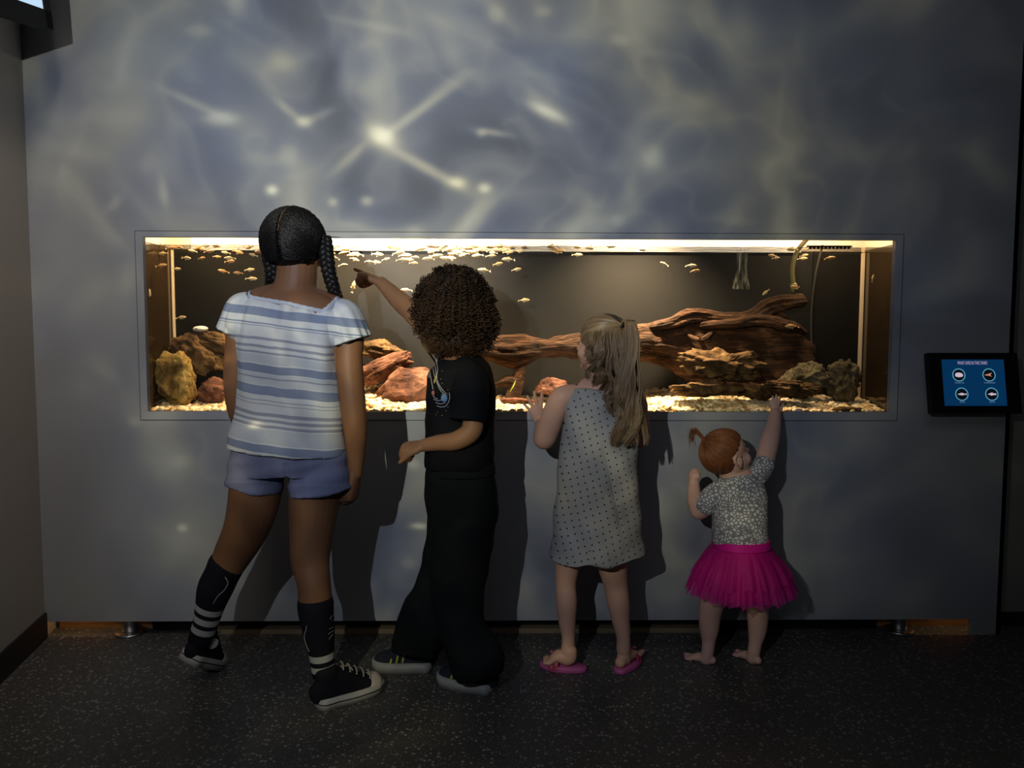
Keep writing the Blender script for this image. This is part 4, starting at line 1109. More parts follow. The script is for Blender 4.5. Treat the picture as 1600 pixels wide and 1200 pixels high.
V, F = limb(rowsL, 40, 32); sL = mesh_np('sock', V, F, sockmat('sock_left', P(353,884,k1+.05), P(313,998,k1+.065), [(.52,.60),(.66,.74),(.80,.88)]), g1)
V, F = limb(rowsR, 40, 32); sR = mesh_np('sock', V, F, sockmat('sock_right', P(493,944,k1-.035), P(506,1050,k1-.03), [(.70,.80),(.87,.96)]), g1)
M_mark = mat('grey_white_yarn', (.36,.37,.38), rough=.8)
path_mark('tail_mark', [(352,902,k1-.004),(356,910,k1-.002),(352,920,k1-.001),(340,932,k1+.004),(333,943,k1+.008)], 0, .0012, M_mark, sL)
path_mark('tail_mark', [(471,961,k1-.068),(479,971,k1-.078),(478,984,k1-.074),(475.5,994,k1-.069),(478,1006,k1-.066),(483,1018,k1-.066)], 0, .0012, M_mark, sR)
for q in ([(521,961,k1-.045),(516,966,k1-.064),(521,970,k1-.045)], [(521,980,k1-.050),(514,983,k1-.066)], [(521,985,k1-.050),(513,991,k1-.066)], [(520,991,k1-.048),(514,999,k1-.062)]):
    path_mark('whisker_mark', q, 0, .0007, M_mark, sR)
# high-top canvas shoes
M_canvas = cloth_mat('black_canvas', (.012,.013,.018), (.018,.019,.026), wr=.4, weave=500); M_rub = mat('off_white_rubber', (.50,.49,.46), rough=.5); M_line = mat('black_line', (.012,.012,.014), rough=.5)
M_lace = mat('pale_lace', (.42,.38,.32), rough=.8); M_eyl = mat('steel_eyelet', (.6,.6,.6), rough=.3, metal=1.0); M_toe = mat('toe_cap_rubber', (.60,.53,.46), rough=.45)
h0 = G(491, 1112); t0 = G(583, 1082); dR = (t0-h0); LR = .214
hp = Vector((h0.x, h0.y+.018, 0)); 
u_, Wf, hf = sneaker(g1, hp, dR, (0,0,1), LR, .078, (M_canvas, M_rub, M_toe, M_line), hightop=.092, name='high_top_sneaker')
C_, R_ = interp([(LR*.80,0,.022),(LR*.90,0,.020),(LR*.960,0,.016)], [(.040,.036),(.036,.031),(.018,.015)], 12)
V, F = loft(C_, R_[:,0], R_[:,1], up=(0,1,0), seg=24); V[:,2] = np.maximum(V[:,2], .014); mesh_np('toe_cap', Wf(V), F, M_toe, u_)
lace_set(u_, Wf, LR, .078, M_lace, M_eyl, 5, .36, .76)
V, F = loft(Wf([(LR*.37,.004,.10),(LR*.44,.010,.098),(LR*.46,.022,.086)]), [.0022]*3, seg=8); mesh_np('lace', V, F, M_lace, u_)
V, F = loft(Wf([(LR*.37,-.004,.10),(LR*.46,-.010,.105),(LR*.50,-.020,.090)]), [.0022]*3, seg=8); mesh_np('lace', V, F, M_lace, u_)
# left foot: heel lifted, weight on the toes
an = P(312, 1000, k1+.065)
hl = P(288, 1034, k1+.03)
dL = Vector((.10, .88, -.45)); upL = Vector((.42, .35, .82))
u2, Wf2, hf2 = sneaker(g1, hl, dL, upL, LR, .078, (M_canvas, M_rub, M_toe, M_line), hightop=.095, name='high_top_sneaker')
C_, R_ = interp([(LR*.80,0,.022),(LR*.90,0,.020),(LR*.960,0,.016)], [(.040,.036),(.036,.031),(.018,.015)], 12)
V, F = loft(C_, R_[:,0], R_[:,1], up=(0,1,0), seg=24); V[:,2] = np.maximum(V[:,2], .014); mesh_np('toe_cap', Wf2(V), F, M_toe, u2)
lace_set(u2, Wf2, LR, .078, M_lace, M_eyl, 5, .36, .76)
V, F = ball(Wf2([(LR*.20, -.031, .075)])[0], (.004,.017,.017), 3, Matrix.Rotation(-.9, 3, 'Z')); mesh_np('ankle_patch', V, F.tolist(), M_rub, u2)
# hair: combed from a centre parting to two braids
M_hb = hair_mat('black_hair', (.0035,.0032,.0035), (.010,.009,.0085), .5, .3)
hcv = Vector(hc)+hR @ Vector((0,-.05*hh,.10*hh)); er = np.array((.365,.43,.395))*hh+.011
Rn = np.array(hR)
def onhead(v):      # direction in head space -> world on hair shell
    v = v/np.linalg.norm(v, axis=-1, keepdims=True); return v
N = 2600; paths = []
th = rs.uniform(-.2, 3.75, N)         # along the parting from forehead over to the nape
side_ = np.where(rs.rand(N) < .5, -1, 1)
S = np.stack([side_*(.03+.02*rs.rand(N)), np.cos(th), np.sin(th)], -1)
lowt = np.clip((th-2.2)/1.5, 0, 1)
E = np.stack([side_*(.93-.20*lowt+.04*rs.randn(N)), -.25-.30*lowt+.06*rs.randn(N), -.55-.12*lowt+.06*rs.randn(N)], -1)
K = 22; s = np.linspace(0, 1, K)[None, :, None]
D = S[:, None]*(1-s)+E[:, None]*s+np.stack([side_*.35, -.25*np.sin(th)**2, .30*np.cos(th-1.57)], -1)[:, None]*(s*(1-s)*2)
D /= np.linalg.norm(D, axis=2, keepdims=True)
kink = 1+.022*np.sin(s*60+rs.rand(N)[:, None, None]*6.28)+.015*rs.rand(N)[:, None, None]
Pth = (D*er*kink) @ Rn.T+np.array(hcv)
Pth = Pth+.0016*np.stack([np.sin(s[..., 0]*75+rs.rand(N)[:, None]*6.28), np.cos(s[..., 0]*75+rs.rand(N)[:, None]*6.28), np.sin(s[..., 0]*68+rs.rand(N)[:, None]*6.28)], -1)
capv, capf = ico(5); keep = capv.copy()
dz = keep[:, 2]; facey = keep[:, 1]
kk = er*.93*np.where(facey > .55, .90, 1.0)[:, None]
bump_ = 1+.012*np.sin(keep[:, 0:1]*40)*np.sin(keep[:, 2:3]*46)
part_ = 1-.035*np.exp(-(keep[:, 0:1]/.02)**2)
capw = (keep*kk*bump_*part_)
capw[:, 2] = np.maximum(capw[:, 2], -er[2]*.98); 
capW = capw @ Rn.T+np.array(hcv)
hair1 = strands_to([(capW, capf)], 'hair', Pth, [.0021]*N, M_hb, g1, 4)
V, F = loft([np.array(hcv)+Rn @ (np.array((.004*math.sin(a*5), math.cos(a), math.sin(a)))*(er+.0012)) for a in np.linspace(1.2, 2.9, 30)], [.0012]*30, seg=8)
mesh_np('parting', V, F, S1, hair1)
def braid(name, rows, par, m_, turns, n=150):
    pp = [P(a, b_, Y) for a, b_, Y, _ in rows]; vv = [mm(r, Y) for _, _, Y, r in rows]
    C_, R_ = interp(pp, vv, n); T, U, Q = frame_dirs(C_, (1, 0, 0)); mb = MB()
    for ph in (0, 2*PI/3, 4*PI/3):
        pts = []
        for i in range(n):
            w = turns*2*PI*i/(n-1)+ph; r = R_[i, 0]
            pts.append(C_[i]+U[i]*math.sin(w)*r*.55+Q[i]*math.sin(2*w)*r*.32)
        V, F = loft(pts, [R_[i, 0]*.62*(1-.75*max(0, i/(n-1)-.85)/.15) for i in range(n)], seg=12, fold=lambda th, s: 1+.12*math.sin(th*6+s*150)); mb.add(V, F)
    return mb.build(name, m_, par, smooth=True)
braid('braid', [(509,372,k1-.005,8),(510,395,k1-.02,10),(512,415,k1-.025,10),(517,437,k1-.015,9.5),(523,456,k1+.005,9),(527,470,k1+.055,8),(526,495,k1+.10,7),(524,540,k1+.115,5)], hair1, M_hb, 8)
braid('braid', [(415,372,k1+.0,9),(421,395,k1+.0,11),(425,415,k1+.0,11),(426,432,k1+.01,10),(424,446,k1+.04,9),(420,470,k1+.09,8),(417,520,k1+.10,6)], hair1, M_hb, 7)
# ================================================================= child in black with the curly hair
kb = 2.28
bo = empty('person', (P(715, 700, kb).x, kb, 0), 'child with big curly brown hair in black clothes pointing at the fish', 'person')
S2 = skin('warm_brown_skin', (.30,.155,.080))
bc = pt((706, 482, kb)); bR = axes((-.75, .66, 0), .12); bh = .205
pc = head_pieces(bc, bR, bh)
pc.append(trunk(caps='end', rows=[(765,680,764,kb,.085),(735,676,766,kb,.09),(700,676,764,kb,.088),(650,678,764,kb,.088),(610,676,762,kb,.092),(580,680,758,kb,.098),(566,692,748,kb,.085),(556,704,738,kb,.05)], expo=2.2))
pc.append(limb([(718,575,kb,30),(714,550,kb,26),(710,520,kb,25)]))
# near (left) arm, bent at the elbow
pc.append(limb([(726,580,kb-.06,19),(736,600,kb-.10,19),(738,640,kb-.118,17),(736,674,kb-.125,16.5),(715,688,kb-.12,15.5),(685,692,kb-.10,13),(662,696,kb-.085,10.5)], 44))
pc += hand_pieces(P(664,696,kb-.085), (-1,.25,-.12), (0,.4,-1), .128, 1, [1.25,1.25,1.25,1.25], .0, (.35,.6), fat=1.1)
# far (right) arm reaching up to the glass
pc.append(limb([(706,570,kb+.06,19),(690,548,kb+.09,18),(664,512,kb+.13,16),(644,488,kb+.17,16),(628,473,kb+.20,15.5),(610,456,kb+.24,12.5),(596,442,kb+.265,10)], 44))
wr_ = P(592, 440, kb+.268)
pc += hand_pieces(wr_, Vector((-.70,.34,.30)), (-.35,.25,-1), .138, -1, [.0,1.35,1.35,1.35], .02, (.45,.9), fat=1.05)
pc.append(limb([(705,760,kb+.03,34),(695,880,kb+.03,24),(664,975,kb+.02,16),(650,1008,kb+.01,9)])); pc.append(limb([(735,760,kb-.02,34),(718,880,kb-.03,24),(722,980,kb-.06,16),(742,1035,kb-.08,11)]))
unify('body', pc, S2, bo, .0033, 5)
add_eyes(bo, bc, bR, bh)
# black t-shirt
M_tee = cloth_mat('black_jersey', (.0055,.006,.008), (.008,.009,.012), wr=.3)
tee = [trunk([(728,664,772,kb,.112),(712,663,773,kb,.116),(680,664,774,kb,.112),(640,667,775,kb,.110),(600,668,773,kb,.112),(575,676,766,kb,.112),(560,690,750,kb,.09)], caps=True, n=50, expo=2.4),
       limb([(722,580,kb-.04,26),(734,596,kb-.085,29),(734,625,kb-.110,28),(732,645,kb-.118,28),(730,658,kb-.122,28)], sq=(1,1.1), caps=True),
       limb([(712,572,kb+.05,22),(698,556,kb+.085,22),(684,537,kb+.11,21)])]
shirt = unify('t_shirt', tee, M_tee, bo, .0035, 5, wrinkle(.0042, 34, 42, 2.0))
# wide trousers
M_pant = cloth_mat('black_cotton_trousers', (.008,.0095,.0098), (.012,.0135,.014), wr=.5, weave=300)
pn_ = [trunk([(716,672,768,kb,.098),(730,668,773,kb,.104),(760,665,777,kb,.112),(800,664,778,kb,.112)], expo=2.3),
       limb([(712,790,kb+.02,47),(709,840,kb+.02,46),(700,890,kb+.02,46),(686,935,kb+.02,47),(666,975,kb+.02,46),(652,1003,kb+.02,42),(648,1024,kb+.01,37)], 50, 32, caps=True),
       limb([(728,790,kb-.02,49),(722,840,kb-.025,50),(717,890,kb-.03,48),(716,940,kb-.04,42),(723,980,kb-.06,37),(736,1015,kb-.07,41),(746,1040,kb-.08,43),(750,1056,kb-.085,37)], 50, 32, caps=True)]
unify('trousers', pn_, M_pant, bo, .0038, 5, wrinkle(.0062, 38, 30, 4.0))
V, F = trunk([(722,669,773,kb,.107),(738,667,775,kb,.110)], n=8, seg=90, fold=lambda th, s: 1+.012*math.sin(th*45), caps=True); mesh_np('waistband', V, F, M_pant, bo)
# print on the chest, seen at its left edge
M_pw = mat('print_white', (.42,.42,.44), rough=.7); M_pb = mat('print_blue', (.13,.30,.52), rough=.7); M_pr = mat('print_red', (.42,.14,.10), rough=.7); M_py = mat('print_gold', (.50,.38,.12), rough=.7)
from mathutils.bvhtree import BVHTree
def drape(obj, pts, lift=.0008):
    """drop photo points on a garment's surface and give back world points"""
    me = obj.data; off = Vector((0,0,0)); q = obj
    while q is not None: off += q.location; q = q.parent
    key = '_b'
    bv = DR.get(obj.name)
    if bv is None:
        bv = BVHTree.FromPolygons([v.co+off for v in me.vertices], [tuple(p.vertices) for p in me.polygons]); DR[obj.name] = bv
    out = []
    for a, b_ in pts:
        d = ray(a, b_).normalized(); h = bv.ray_cast(CAM_LOC, d)
        if h[0] is not None: out.append(h[0]+h[1]*lift)
    return out
DR = {}
def dline(name, obj, pts, r, m_):
    pp = drape(obj, [tuple(x) for x in interp([(a, b_, 0) for a, b_ in pts], [0]*len(pts), 5*len(pts))[0][:, :2]])
    if len(pp) < 3: return
    V, F = loft(pp, [r]*len(pp), seg=6); return mesh_np(name, V, F, m_, obj)
for q in ([(674,552),(680,560),(684,575),(683,592),(690,607),(696,614)], [(672,558),(676,572),(680,590),(684,600),(690,612),(697,618)], [(671,566),(672,580),(675,598),(677,608)], [(676,549),(683,562),(683,566)], [(670,575),(671,590)],
          [(671,560),(678,567),(682,585)], [(683,634),(690,636),(697,634),(701,628),(703,620),(702,614)], [(681,629),(690,631),(696,629)], [(678,624),(686,626),(692,624)], [(677,618),(680,622),(684,623)]):
    dline('print_line', shirt, q, .0011, M_pw)
for q in ([(679,598),(681,590),(683,584)], [(679,594),(683,590)]): dline('print_flare', shirt, q, .0022, M_py)
def dblob(name, obj, px, py, r, m_, sx=1.0):
    c = drape(obj, [(px, py)])[0]; V, F = ball(c, (r*sx, r*.35, r), 3); return mesh_np(name, V, F.tolist(), m_, obj)
pl = dblob('print_planet', shirt, 694.5, 622, .0115, M_pb, .85)
for dy in (-3.2, 0, 3.2): path_mark('planet_band', [(690,620+dy,drape(shirt, [(694,622)])[0].y-.0045),(699,618+dy,drape(shirt, [(694,622)])[0].y-.0045)], 0, .0007, M_pw, pl)
dblob('print_planet', shirt, 677.5, 614, .0075, M_pr, .7)
for (a, b_) in ((686,555),(691,580),(689,592),(691,599),(700,609),(681,648),(691,649),(684,644),(697,642),(700,636),(690,609)): dblob('print_star', shirt, a, b_, .0011, M_py)
# sneakers
M_navy = cloth_mat('navy_mesh_shoe', (.022,.026,.045), (.035,.04,.06), wr=.4); M_ws = mat('grey_white_sole', (.36,.37,.36), rough=.5); M_yel = mat('neon_yellow_trim', (.45,.52,.05), rough=.5)
def boyshoe(hpx, tpx, L, yaw=0):
    h = G(*hpx); t_ = G(*tpx); d = t_-h
    u_, Wq, hf_ = sneaker(bo, Vector((h.x, h.y, 0)), d, (0,0,1), L, .074, (M_navy, M_ws, M_navy, M_yel), stripe=False)
    for (x, z0, z1) in ((.56,.034,.072),(.66,.032,.060),(.46,.036,.080)):
        for s in (-1, 1):
            V, F = loft(Wq([(L*x, s*.036, z0), (L*(x-.02), s*.030, (z0+z1)/2), (L*(x-.03), s*.014, z1)]), [.0035]*3, [.002]*3, seg=8); mesh_np('yellow_strap', V, F, M_yel, u_)
    return u_
boyshoe((676,1046), (581,1043), .195)
boyshoe((771,1082), (708,1068), .190)
# curls
M_hc = hair_mat('dark_curly_hair', (.008,.0045,.0028), (.060,.029,.012), .5, .35)
Rb = np.array(bR); cw = np.array(bc)+Rb @ (np.array((0,-.05,.10))*bh)
# shape of the hair mass in world space: half sizes
HC = pt((708, 492, kb)); hx, hz_up, hy = mm(72, kb), mm(80, kb), .128
N = 3000; K = 54
z_ = rs.uniform(-1, 1, N); ph = rs.uniform(0, 2*PI, N); r_ = np.sqrt(1-z_*z_)
Dn = np.stack([r_*np.cos(ph), r_*np.sin(ph), z_], -1)
facing = Dn @ (Rb @ np.array((0, 1, -.25)))
Dn = Dn[(facing < .80)]; N = len(Dn)
A0 = cw+Dn*np.array((.078,.088,.082))*np.array((1,1,.9))
A0[:, 2] = np.maximum(A0[:, 2], cw[2]-.045)
out_ = Dn*np.array((hx, hy, hz_up))
tip = HC+out_*rs.uniform(.62, 1.0, (N, 1))
low = Dn[:, 2] < .25
hang = np.clip(.30-Dn[:, 2], 0, 1.3)
tip[:, 2] = np.where(low, HC[2]+out_[:, 2]*.35-hang*.085*rs.uniform(.55, 1.0, N), tip[:, 2])
tip[:, 0] = np.where(low, HC[0]+mm(6,kb)*hang+out_[:, 0]*rs.uniform(.75, 1.0, N)*np.where(Dn[:, 0] < 0, 1-.16*hang, 1+.03*hang), tip[:, 0])
tip[:, 2] = np.maximum(tip[:, 2], P(700, 562, kb).z+.012*rs.rand(N))
mid1 = A0+Dn*.03+np.array((0,0,.015)); mid2 = tip+(A0-tip)*.25+np.array((0,0,.03))*np.clip(hang, 0, 1)[:, None]
Cc = bez(A0, mid1, mid2, tip, K)
T_ = np.gradient(Cc, axis=1); T_ /= np.linalg.norm(T_, axis=2, keepdims=True)
U_ = np.cross(T_, np.array((.3,.2,.93))); U_ /= np.maximum(np.linalg.norm(U_, axis=2, keepdims=True), 1e-6); Q_ = np.cross(T_, U_)
w_ = np.linspace(0, 1, K)[None, :]*rs.uniform(30, 48, (N, 1))*np.sign(rs.randn(N, 1))+rs.rand(N, 1)*6.28
ra = (.0018+.0050*np.linspace(0, 1, K)[None, :]**.6)*rs.uniform(.7, 1.3, (N, 1))
Cc = Cc+U_*(np.cos(w_)*ra)[..., None]+Q_*(np.sin(w_)*ra)[..., None]
cap = ball(HC+np.array((0,.004,.004)), (hx*.80, hy*.80, hz_up*.78), 4); cap2 = ball(HC+np.array((.008,0,-.070)), (hx*.76, hy*.66, .065), 4)
strands_to([cap, cap2], 'curly_hair', Cc, rs.uniform(.0009, .0015, N), M_hc, bo, 3)
# ================================================================= girl in the grey dotted dress
kc = 2.38
gc = empty('person', (P(935, 700, kc).x, kc, 0), 'small child with long wavy blond ponytail in grey dotted dress, one hand on the glass', 'person')
S3 = skin('light_skin', (.68,.40,.285), .08)
cc = pt((940, 540, kc+.01)); cR = axes((-.84, .54, .06), .06); ch = .188
pc = head_pieces(cc, cR, ch, 1.18)
pc.append(trunk(caps='end', rows=[(826,892,976,kc,.07),(800,886,980,kc,.08),(740,886,982,kc,.080),(690,890,982,kc,.075),(650,890,982,kc,.072),(625,890,980,kc,.062),(608,900,970,kc,.045)]))
pc.append(limb([(937,612,kc,26),(939,595,kc,22),(940,575,kc+.005,22)]))
pc.append(limb([(896,616,kc,16),(880,620,kc,18),(868,640,kc+.015,18.5),(858,668,kc+.04,18.5),(852,684,kc+.065,18),(848,680,kc+.13,15),(847,672,kc+.19,12.5),(846,663,kc+.232,10.5)], 50))
pc.append(limb([(975,616,kc,16),(990,622,kc,17),(996,650,kc+.01,17),(1000,682,kc+.04,16.5),(998,680,kc+.12,14),(992,662,kc+.20,11),(990,650,kc+.235,10)], 50))
pc += hand_pieces(P(846,663,kc+.243), Vector((-.36,.0,1)), (0,1,0), .118, -1, [.03,.0,.0,.03], .26, (.95,.0), fat=1.1)
pc += hand_pieces(P(990,652,kc+.240), Vector((.15,.0,1)), (0,1,0), .100, 1, .05, .12, (.8,.0))
zz_ = .022
pc.append(limb([(890,850,kc,27),(887,882,kc,20.5),(884,915,kc+.005,16.5),(885,940,kc-.005,17),(886,970,kc-.01,14),(888,1000,kc-.015,10.5),(887,1016,kc-.02,11)], 40))
pc.append(limb([(952,850,kc,30),(957,884,kc,24),(962,915,kc+.005,19),(966,940,kc-.002,18),(970,970,kc-.005,14.5),(974,998,kc-.01,11),(974,1014,kc-.01,11.5)], 40))
fl_ = G(866, 1042, zz_); al = P(887, 1016, kc-.02)
dfl = Vector((-.93, .30, 0)).normalized()
# left foot: heel raised, toes on the sandal
C_, R_ = interp([al+Vector((.008,-.004,0)), al-dfl*.002+Vector((0,0,-.022)), Vector((al.x, al.y, 0))+dfl*.032+Vector((0,0,.050)), Vector((al.x, al.y, 0))+dfl*.052+Vector((0,0,.034))], [(.020,.022),(.022,.026),(.027,.018),(.028,.012)], 20)
pc.append(loft(C_, R_[:,0], R_[:,1], up=(.3,.95,0), seg=18))
for i in range(5):
    s_ = Vector((-dfl.y, dfl.x, 0)); b_ = Vector((al.x, al.y, 0))+dfl*.054+s_*(i-2)*.0115+Vector((0,0,.031)); pc.append(loft([b_, b_+dfl*(.024-.003*abs(i-1))], [.0068,.006], seg=10))
ar = P(974, 1014, kc-.01); dfr = Vector((.55, .83, 0)).normalized()
pc += foot_pieces(ar, .018, dfr, .135, .021)
unify('body', pc, S3, gc, .0029, 5)
add_eyes(gc, cc, cR, ch, (.08,.12,.16))
def dots(t, o, col):
    m = t.map(o, scale=(1, .35, 1)); v = t.n('ShaderNodeTexVoronoi', feature='F1'); v.inputs['Scale'].default_value = 1.0; v.inputs['Randomness'].default_value = .14
    x, y, z = t.sep(o); v.voronoi_dimensions = '2D'; p = t.xyz(t.m('MULTIPLY', t.m('ADD', x, t.m('MULTIPLY', z, .22)), 47.0), t.m('MULTIPLY', t.m('SUBTRACT', z, t.m('MULTIPLY', x, .35)), 47.0), 0.0); t.L.new(p, v.inputs['Vector'])
    hea = t.noise(o, 900, 1, .5)
    c = t.mix(t.m('LESS_THAN', v.outputs['Distance'], .125), t.mix(hea, (.30,.295,.295), (.42,.415,.41)), (.035,.035,.05))
    return c
M_dress = cloth_mat('grey_dotted_jersey', (.31,.31,.30), extra=dots, wr=.35)
def dfold(co, no):
    z = co[:, 2]; x = co[:, 0]; zt = P(935,640,kc).z; zb = P(935,860,kc).z; u_ = np.clip((zt-z)/(zt-zb), 0, 1)
    w = np.sin(x*38+z*5+.5)*.006*u_**1.3+.0022*np.sin(x*70+z*30)+.0016*np.sin(z*55-x*45)
    w += -.004*np.exp(-((x-(P(940,700,kc).x+.22*(P(940,700,kc).z-z)))/.008)**2)*np.sin(np.clip(u_, 0, 1)*PI)
    return co+no*w[:, None]
dr = [trunk([(868,859,1009,kc,.118),(850,861,1005,kc,.116),(800,865,1000,kc,.108),(740,869,997,kc,.100),(690,875,996,kc,.092),(650,881,993,kc,.086),(622,885,990,kc,.076),(606,893,982,kc,.060)], caps=True, n=60, seg=56),
      limb([(900,622,kc,11),(898,610,kc,10)]), limb([(976,620,kc,12),(972,608,kc,10)])]
def dfold2(co, no):
    c2 = dfold(co, no); zb = P(935,856,kc).z
    m_ = co[:, 2] < zb+.02
    c2[:, 2] += np.where(m_, .0055*np.sin(co[:, 0]*46+1.2), 0); return c2
unify('dress', dr, M_dress, gc, .0033, 4, dfold2)
M_under = cloth_mat('dark_red_shorts', (.12,.012,.02)); unify('undershorts', [trunk([(820,880,988,kc,.085),(838,876,992,kc,.088)], caps=True), limb([(890,840,kc,25),(888,864,kc,22.5)], caps=True), limb([(957,840,kc,28),(958,866,kc,25.5)], caps=True)], M_under, gc, .004, 3)
# pink slip-on sandals
M_pink = mat('pink_foam', (.50,.10,.30), rough=.5); M_red = mat('red_pink_strap', (.42,.05,.10), rough=.4)
def sandal(heel, d, L, w):
    d = Vector(d).normalized(); s = Vector((-d.y, d.x, 0)); h = Vector((heel[0], heel[1], 0)); n = 40; V = []
    loop = []
    for k in range(n):
        a = 2*PI*k/n; x = L/2-L/2*math.cos(a); wd_ = w/2*(.86+.20*math.sin(PI*min(1, max(0, (x/L-.2)/.8)))); y = math.copysign(abs(math.sin(a))**.65, math.sin(a))*wd_
        loop.append((x, y))
    for z, g in ((.0, .94), (.004, 1.0), (.015, 1.0), (.018, .95)):
        V += [tuple(h+d*(L/2+(x-L/2)*g)+s*y*g+Vector((0,0,z))) for x, y in loop]
    F = [tuple(range(n-1, -1, -1)), tuple(range(3*n, 4*n))]
    for r in range(3): F += [(r*n+i, r*n+(i+1)%n, (r+1)*n+(i+1)%n, (r+1)*n+i) for i in range(n)]
    so = mesh_np('sandal', V, F, M_pink, gc)
    for x, hgt in ((.62, .040), (.72, .034)):
        pts = [h+d*L*x+s*w*.50+Vector((0,0,.010)), h+d*L*x+s*w*.40+Vector((0,0,hgt*.8)), h+d*L*x+Vector((0,0,hgt+.010)), h+d*L*x-s*w*.40+Vector((0,0,hgt*.8)), h+d*L*x-s*w*.50+Vector((0,0,.010))]
        C_, _ = interp(pts, [0]*5, 24); V, F = loft(C_, [.009]*24, [.0028]*24, up=tuple(d), seg=10); mesh_np('strap', V, F, M_red, so)
    for k in range(3):
        x = .56+.10*k; V, F = ball(h+d*L*x+s*w*(.12-.1*k)+Vector((0,0,.052)), (.007,.007,.004), 2); mesh_np('strap_charm', V, F.tolist(), M_pink, so)
    return so
hs = G(917, 1050); sandal((hs.x, hs.y), (-.96,.27,0), .152, .066)
hs = Vector((ar.x, ar.y, 0))-dfr*.040; sandal((hs.x, hs.y), dfr, .150, .066)
# hair
M_bl = hair_mat('dark_blond_hair', (.15,.095,.050), (.46,.32,.18), .40, .5)
Rc = np.array(cR); ccv = np.array(cc)+Rc @ (np.array((0,-.05,.10))*ch); ec = np.array((.365,.43,.395))*ch+.006
def head_pt(D, k=1.0):
    D = D/np.linalg.norm(D, axis=-1, keepdims=True); return (D*ec*k) @ Rc.T+ccv
def toR(px, py, Y): return (np.array(P(px, py, Y))-ccv) @ Rc/ec      # head space, unit = shell
# (a) hair gathered into the ponytail high at the back right of the head
knot_w = np.array(P(972, 508, kc-.055)); kd = toR(972, 508, kc-.055); kd /= np.linalg.norm(kd)
N = 1900; K = 16
z_ = rs.uniform(-.1, 1, N*4); ph = rs.uniform(0, 2*PI, N*4); r_ = np.sqrt(np.clip(1-z_*z_, 0, 1)); D = np.stack([r_*np.cos(ph), r_*np.sin(ph), z_], -1)
D = D[(D[:, 1] < .72) & (D[:, 2]+.35*D[:, 1] > .10)][:N]; N = len(D)
s = np.linspace(0, 1, K)[None, :, None]
Dm = D[:, None]*(1-s)+kd[None, None]*s
Pa = head_pt(Dm, 1.0+.02*rs.rand(N)[:, None, None])
# (b) side and back hair falling loose over neck and shoulders
N2 = 1500; K2 = 34
z_ = rs.uniform(-.35, .75, N2*5); ph = rs.uniform(0, 2*PI, N2*5); r_ = np.sqrt(np.clip(1-z_*z_, 0, 1)); D = np.stack([r_*np.cos(ph), r_*np.sin(ph), z_], -1)
D = D[(D[:, 1] < .30) & (D[:, 2]+.6*D[:, 1] < .55)][:N2]; N2 = len(D)
st_ = head_pt(D, 1.01)
camright = np.array((1., 0, 0))
fr = (st_[:, 0]-P(900, 540, kc).x)/(P(1000, 540, kc).x-P(900, 540, kc).x)      # 0 at the face side, 1 at the back
fr = np.clip(fr, 0, 1)
nearc = np.clip((ccv[1]-st_[:, 1])/.08, -1, 1)
endx = np.where(fr < .45, 908+fr*75+rs.randn(N2)*8, 935+fr*62+rs.randn(N2)*12)
endy = np.where(fr < .45, 578+fr*45+rs.randn(N2)*8, 640+rs.rand(N2)*50)
ey = kc-.085-.02*rs.rand(N2)-.02*(nearc > 0)
ey = np.where(nearc < -.2, kc+.02, ey)
E_ = np.array([list(P(a, b_, c)) for a, b_, c in zip(endx, endy, ey)])
m1 = st_+(st_-ccv)*np.array((.25,.35,0))+np.array((0,0,-.035)); m2 = E_+np.array((0,0,.055))+(st_-E_)*np.array((.35,.2,0))
lock = (np.floor(fr*12)+13*(nearc > 0)).astype(int)
for q in range(26):
    mq = lock == q
    if mq.any(): E_[mq] = E_[mq].mean(0)*.78+E_[mq]*.22+np.array((0, 0, rs.randn()*.010))
m2 = E_+np.array((0,0,.055))+(st_-E_)*np.array((.35,.2,0))
Pb = bez(st_, m1, m2, E_, K2)
s2 = np.linspace(0, 1, K2)[None, :]
lph = rs.rand(26)*6.28
amp = .017*s2**1.4
Pb[..., 0] += amp*np.sin(s2*15+lph[lock][:, None]+.3*rs.randn(N2, 1)); Pb[..., 1] += amp*.8*np.cos(s2*14+lph[lock][:, None])
Pb[..., 2] += .005*s2**2*np.sin(s2*16+lph[lock][:, None]*2)
# (c) the ponytail itself
N3 = 750; K3 = 44
lock3 = rs.randint(0, 13, N3); u3 = (rs.randn(13, 2)*.50)[lock3]+rs.randn(N3, 2)*.13
mainp, mr = interp([knot_w, np.array(P(981,500,kc-.07)), np.array(P(987,525,kc-.085)), np.array(P(985,575,kc-.095)), np.array(P(981,620,kc-.105)), np.array(P(985,655,kc-.11)), np.array(P(980,688,kc-.105))], [.006,.009,.014,.018,.025,.034,.028], K3)
s3 = np.linspace(0, 1, K3)[None, :]
Pc = mainp[None]+np.stack([u3[:, 0:1]*mr[:, 0][None], u3[:, 1:2]*mr[:, 0][None]*.6, np.zeros((N3, K3))], -1)
lp3 = rs.rand(14)*6.28
Pc[..., 0] += .017*s3**1.6*np.sin(s3*13+lp3[lock3][:, None]); Pc[..., 1] += .012*s3**1.6*np.cos(s3*13+lp3[lock3][:, None]); Pc[..., 2] -= rs.rand(N3)[:, None]*.03*s3**2-.012*s3**3
capv, capf = ico(4); capv = capv.copy(); fm_ = capv[:, 1] > .50
capw = head_pt(capv, 1.0)-(np.where(fm_ | (capv[:, 2] < -.4), .10, .012)[:, None]*(head_pt(capv, 1.0)-ccv))
h1 = strands_to([(capw, capf)], 'hair', Pa, rs.uniform(.0009,.0014, N), M_bl, gc, 3)
tubes('loose_hair', Pb, rs.uniform(.0008,.0013, N2), M_bl, h1, None, 3, np.linspace(1, .45, K2))
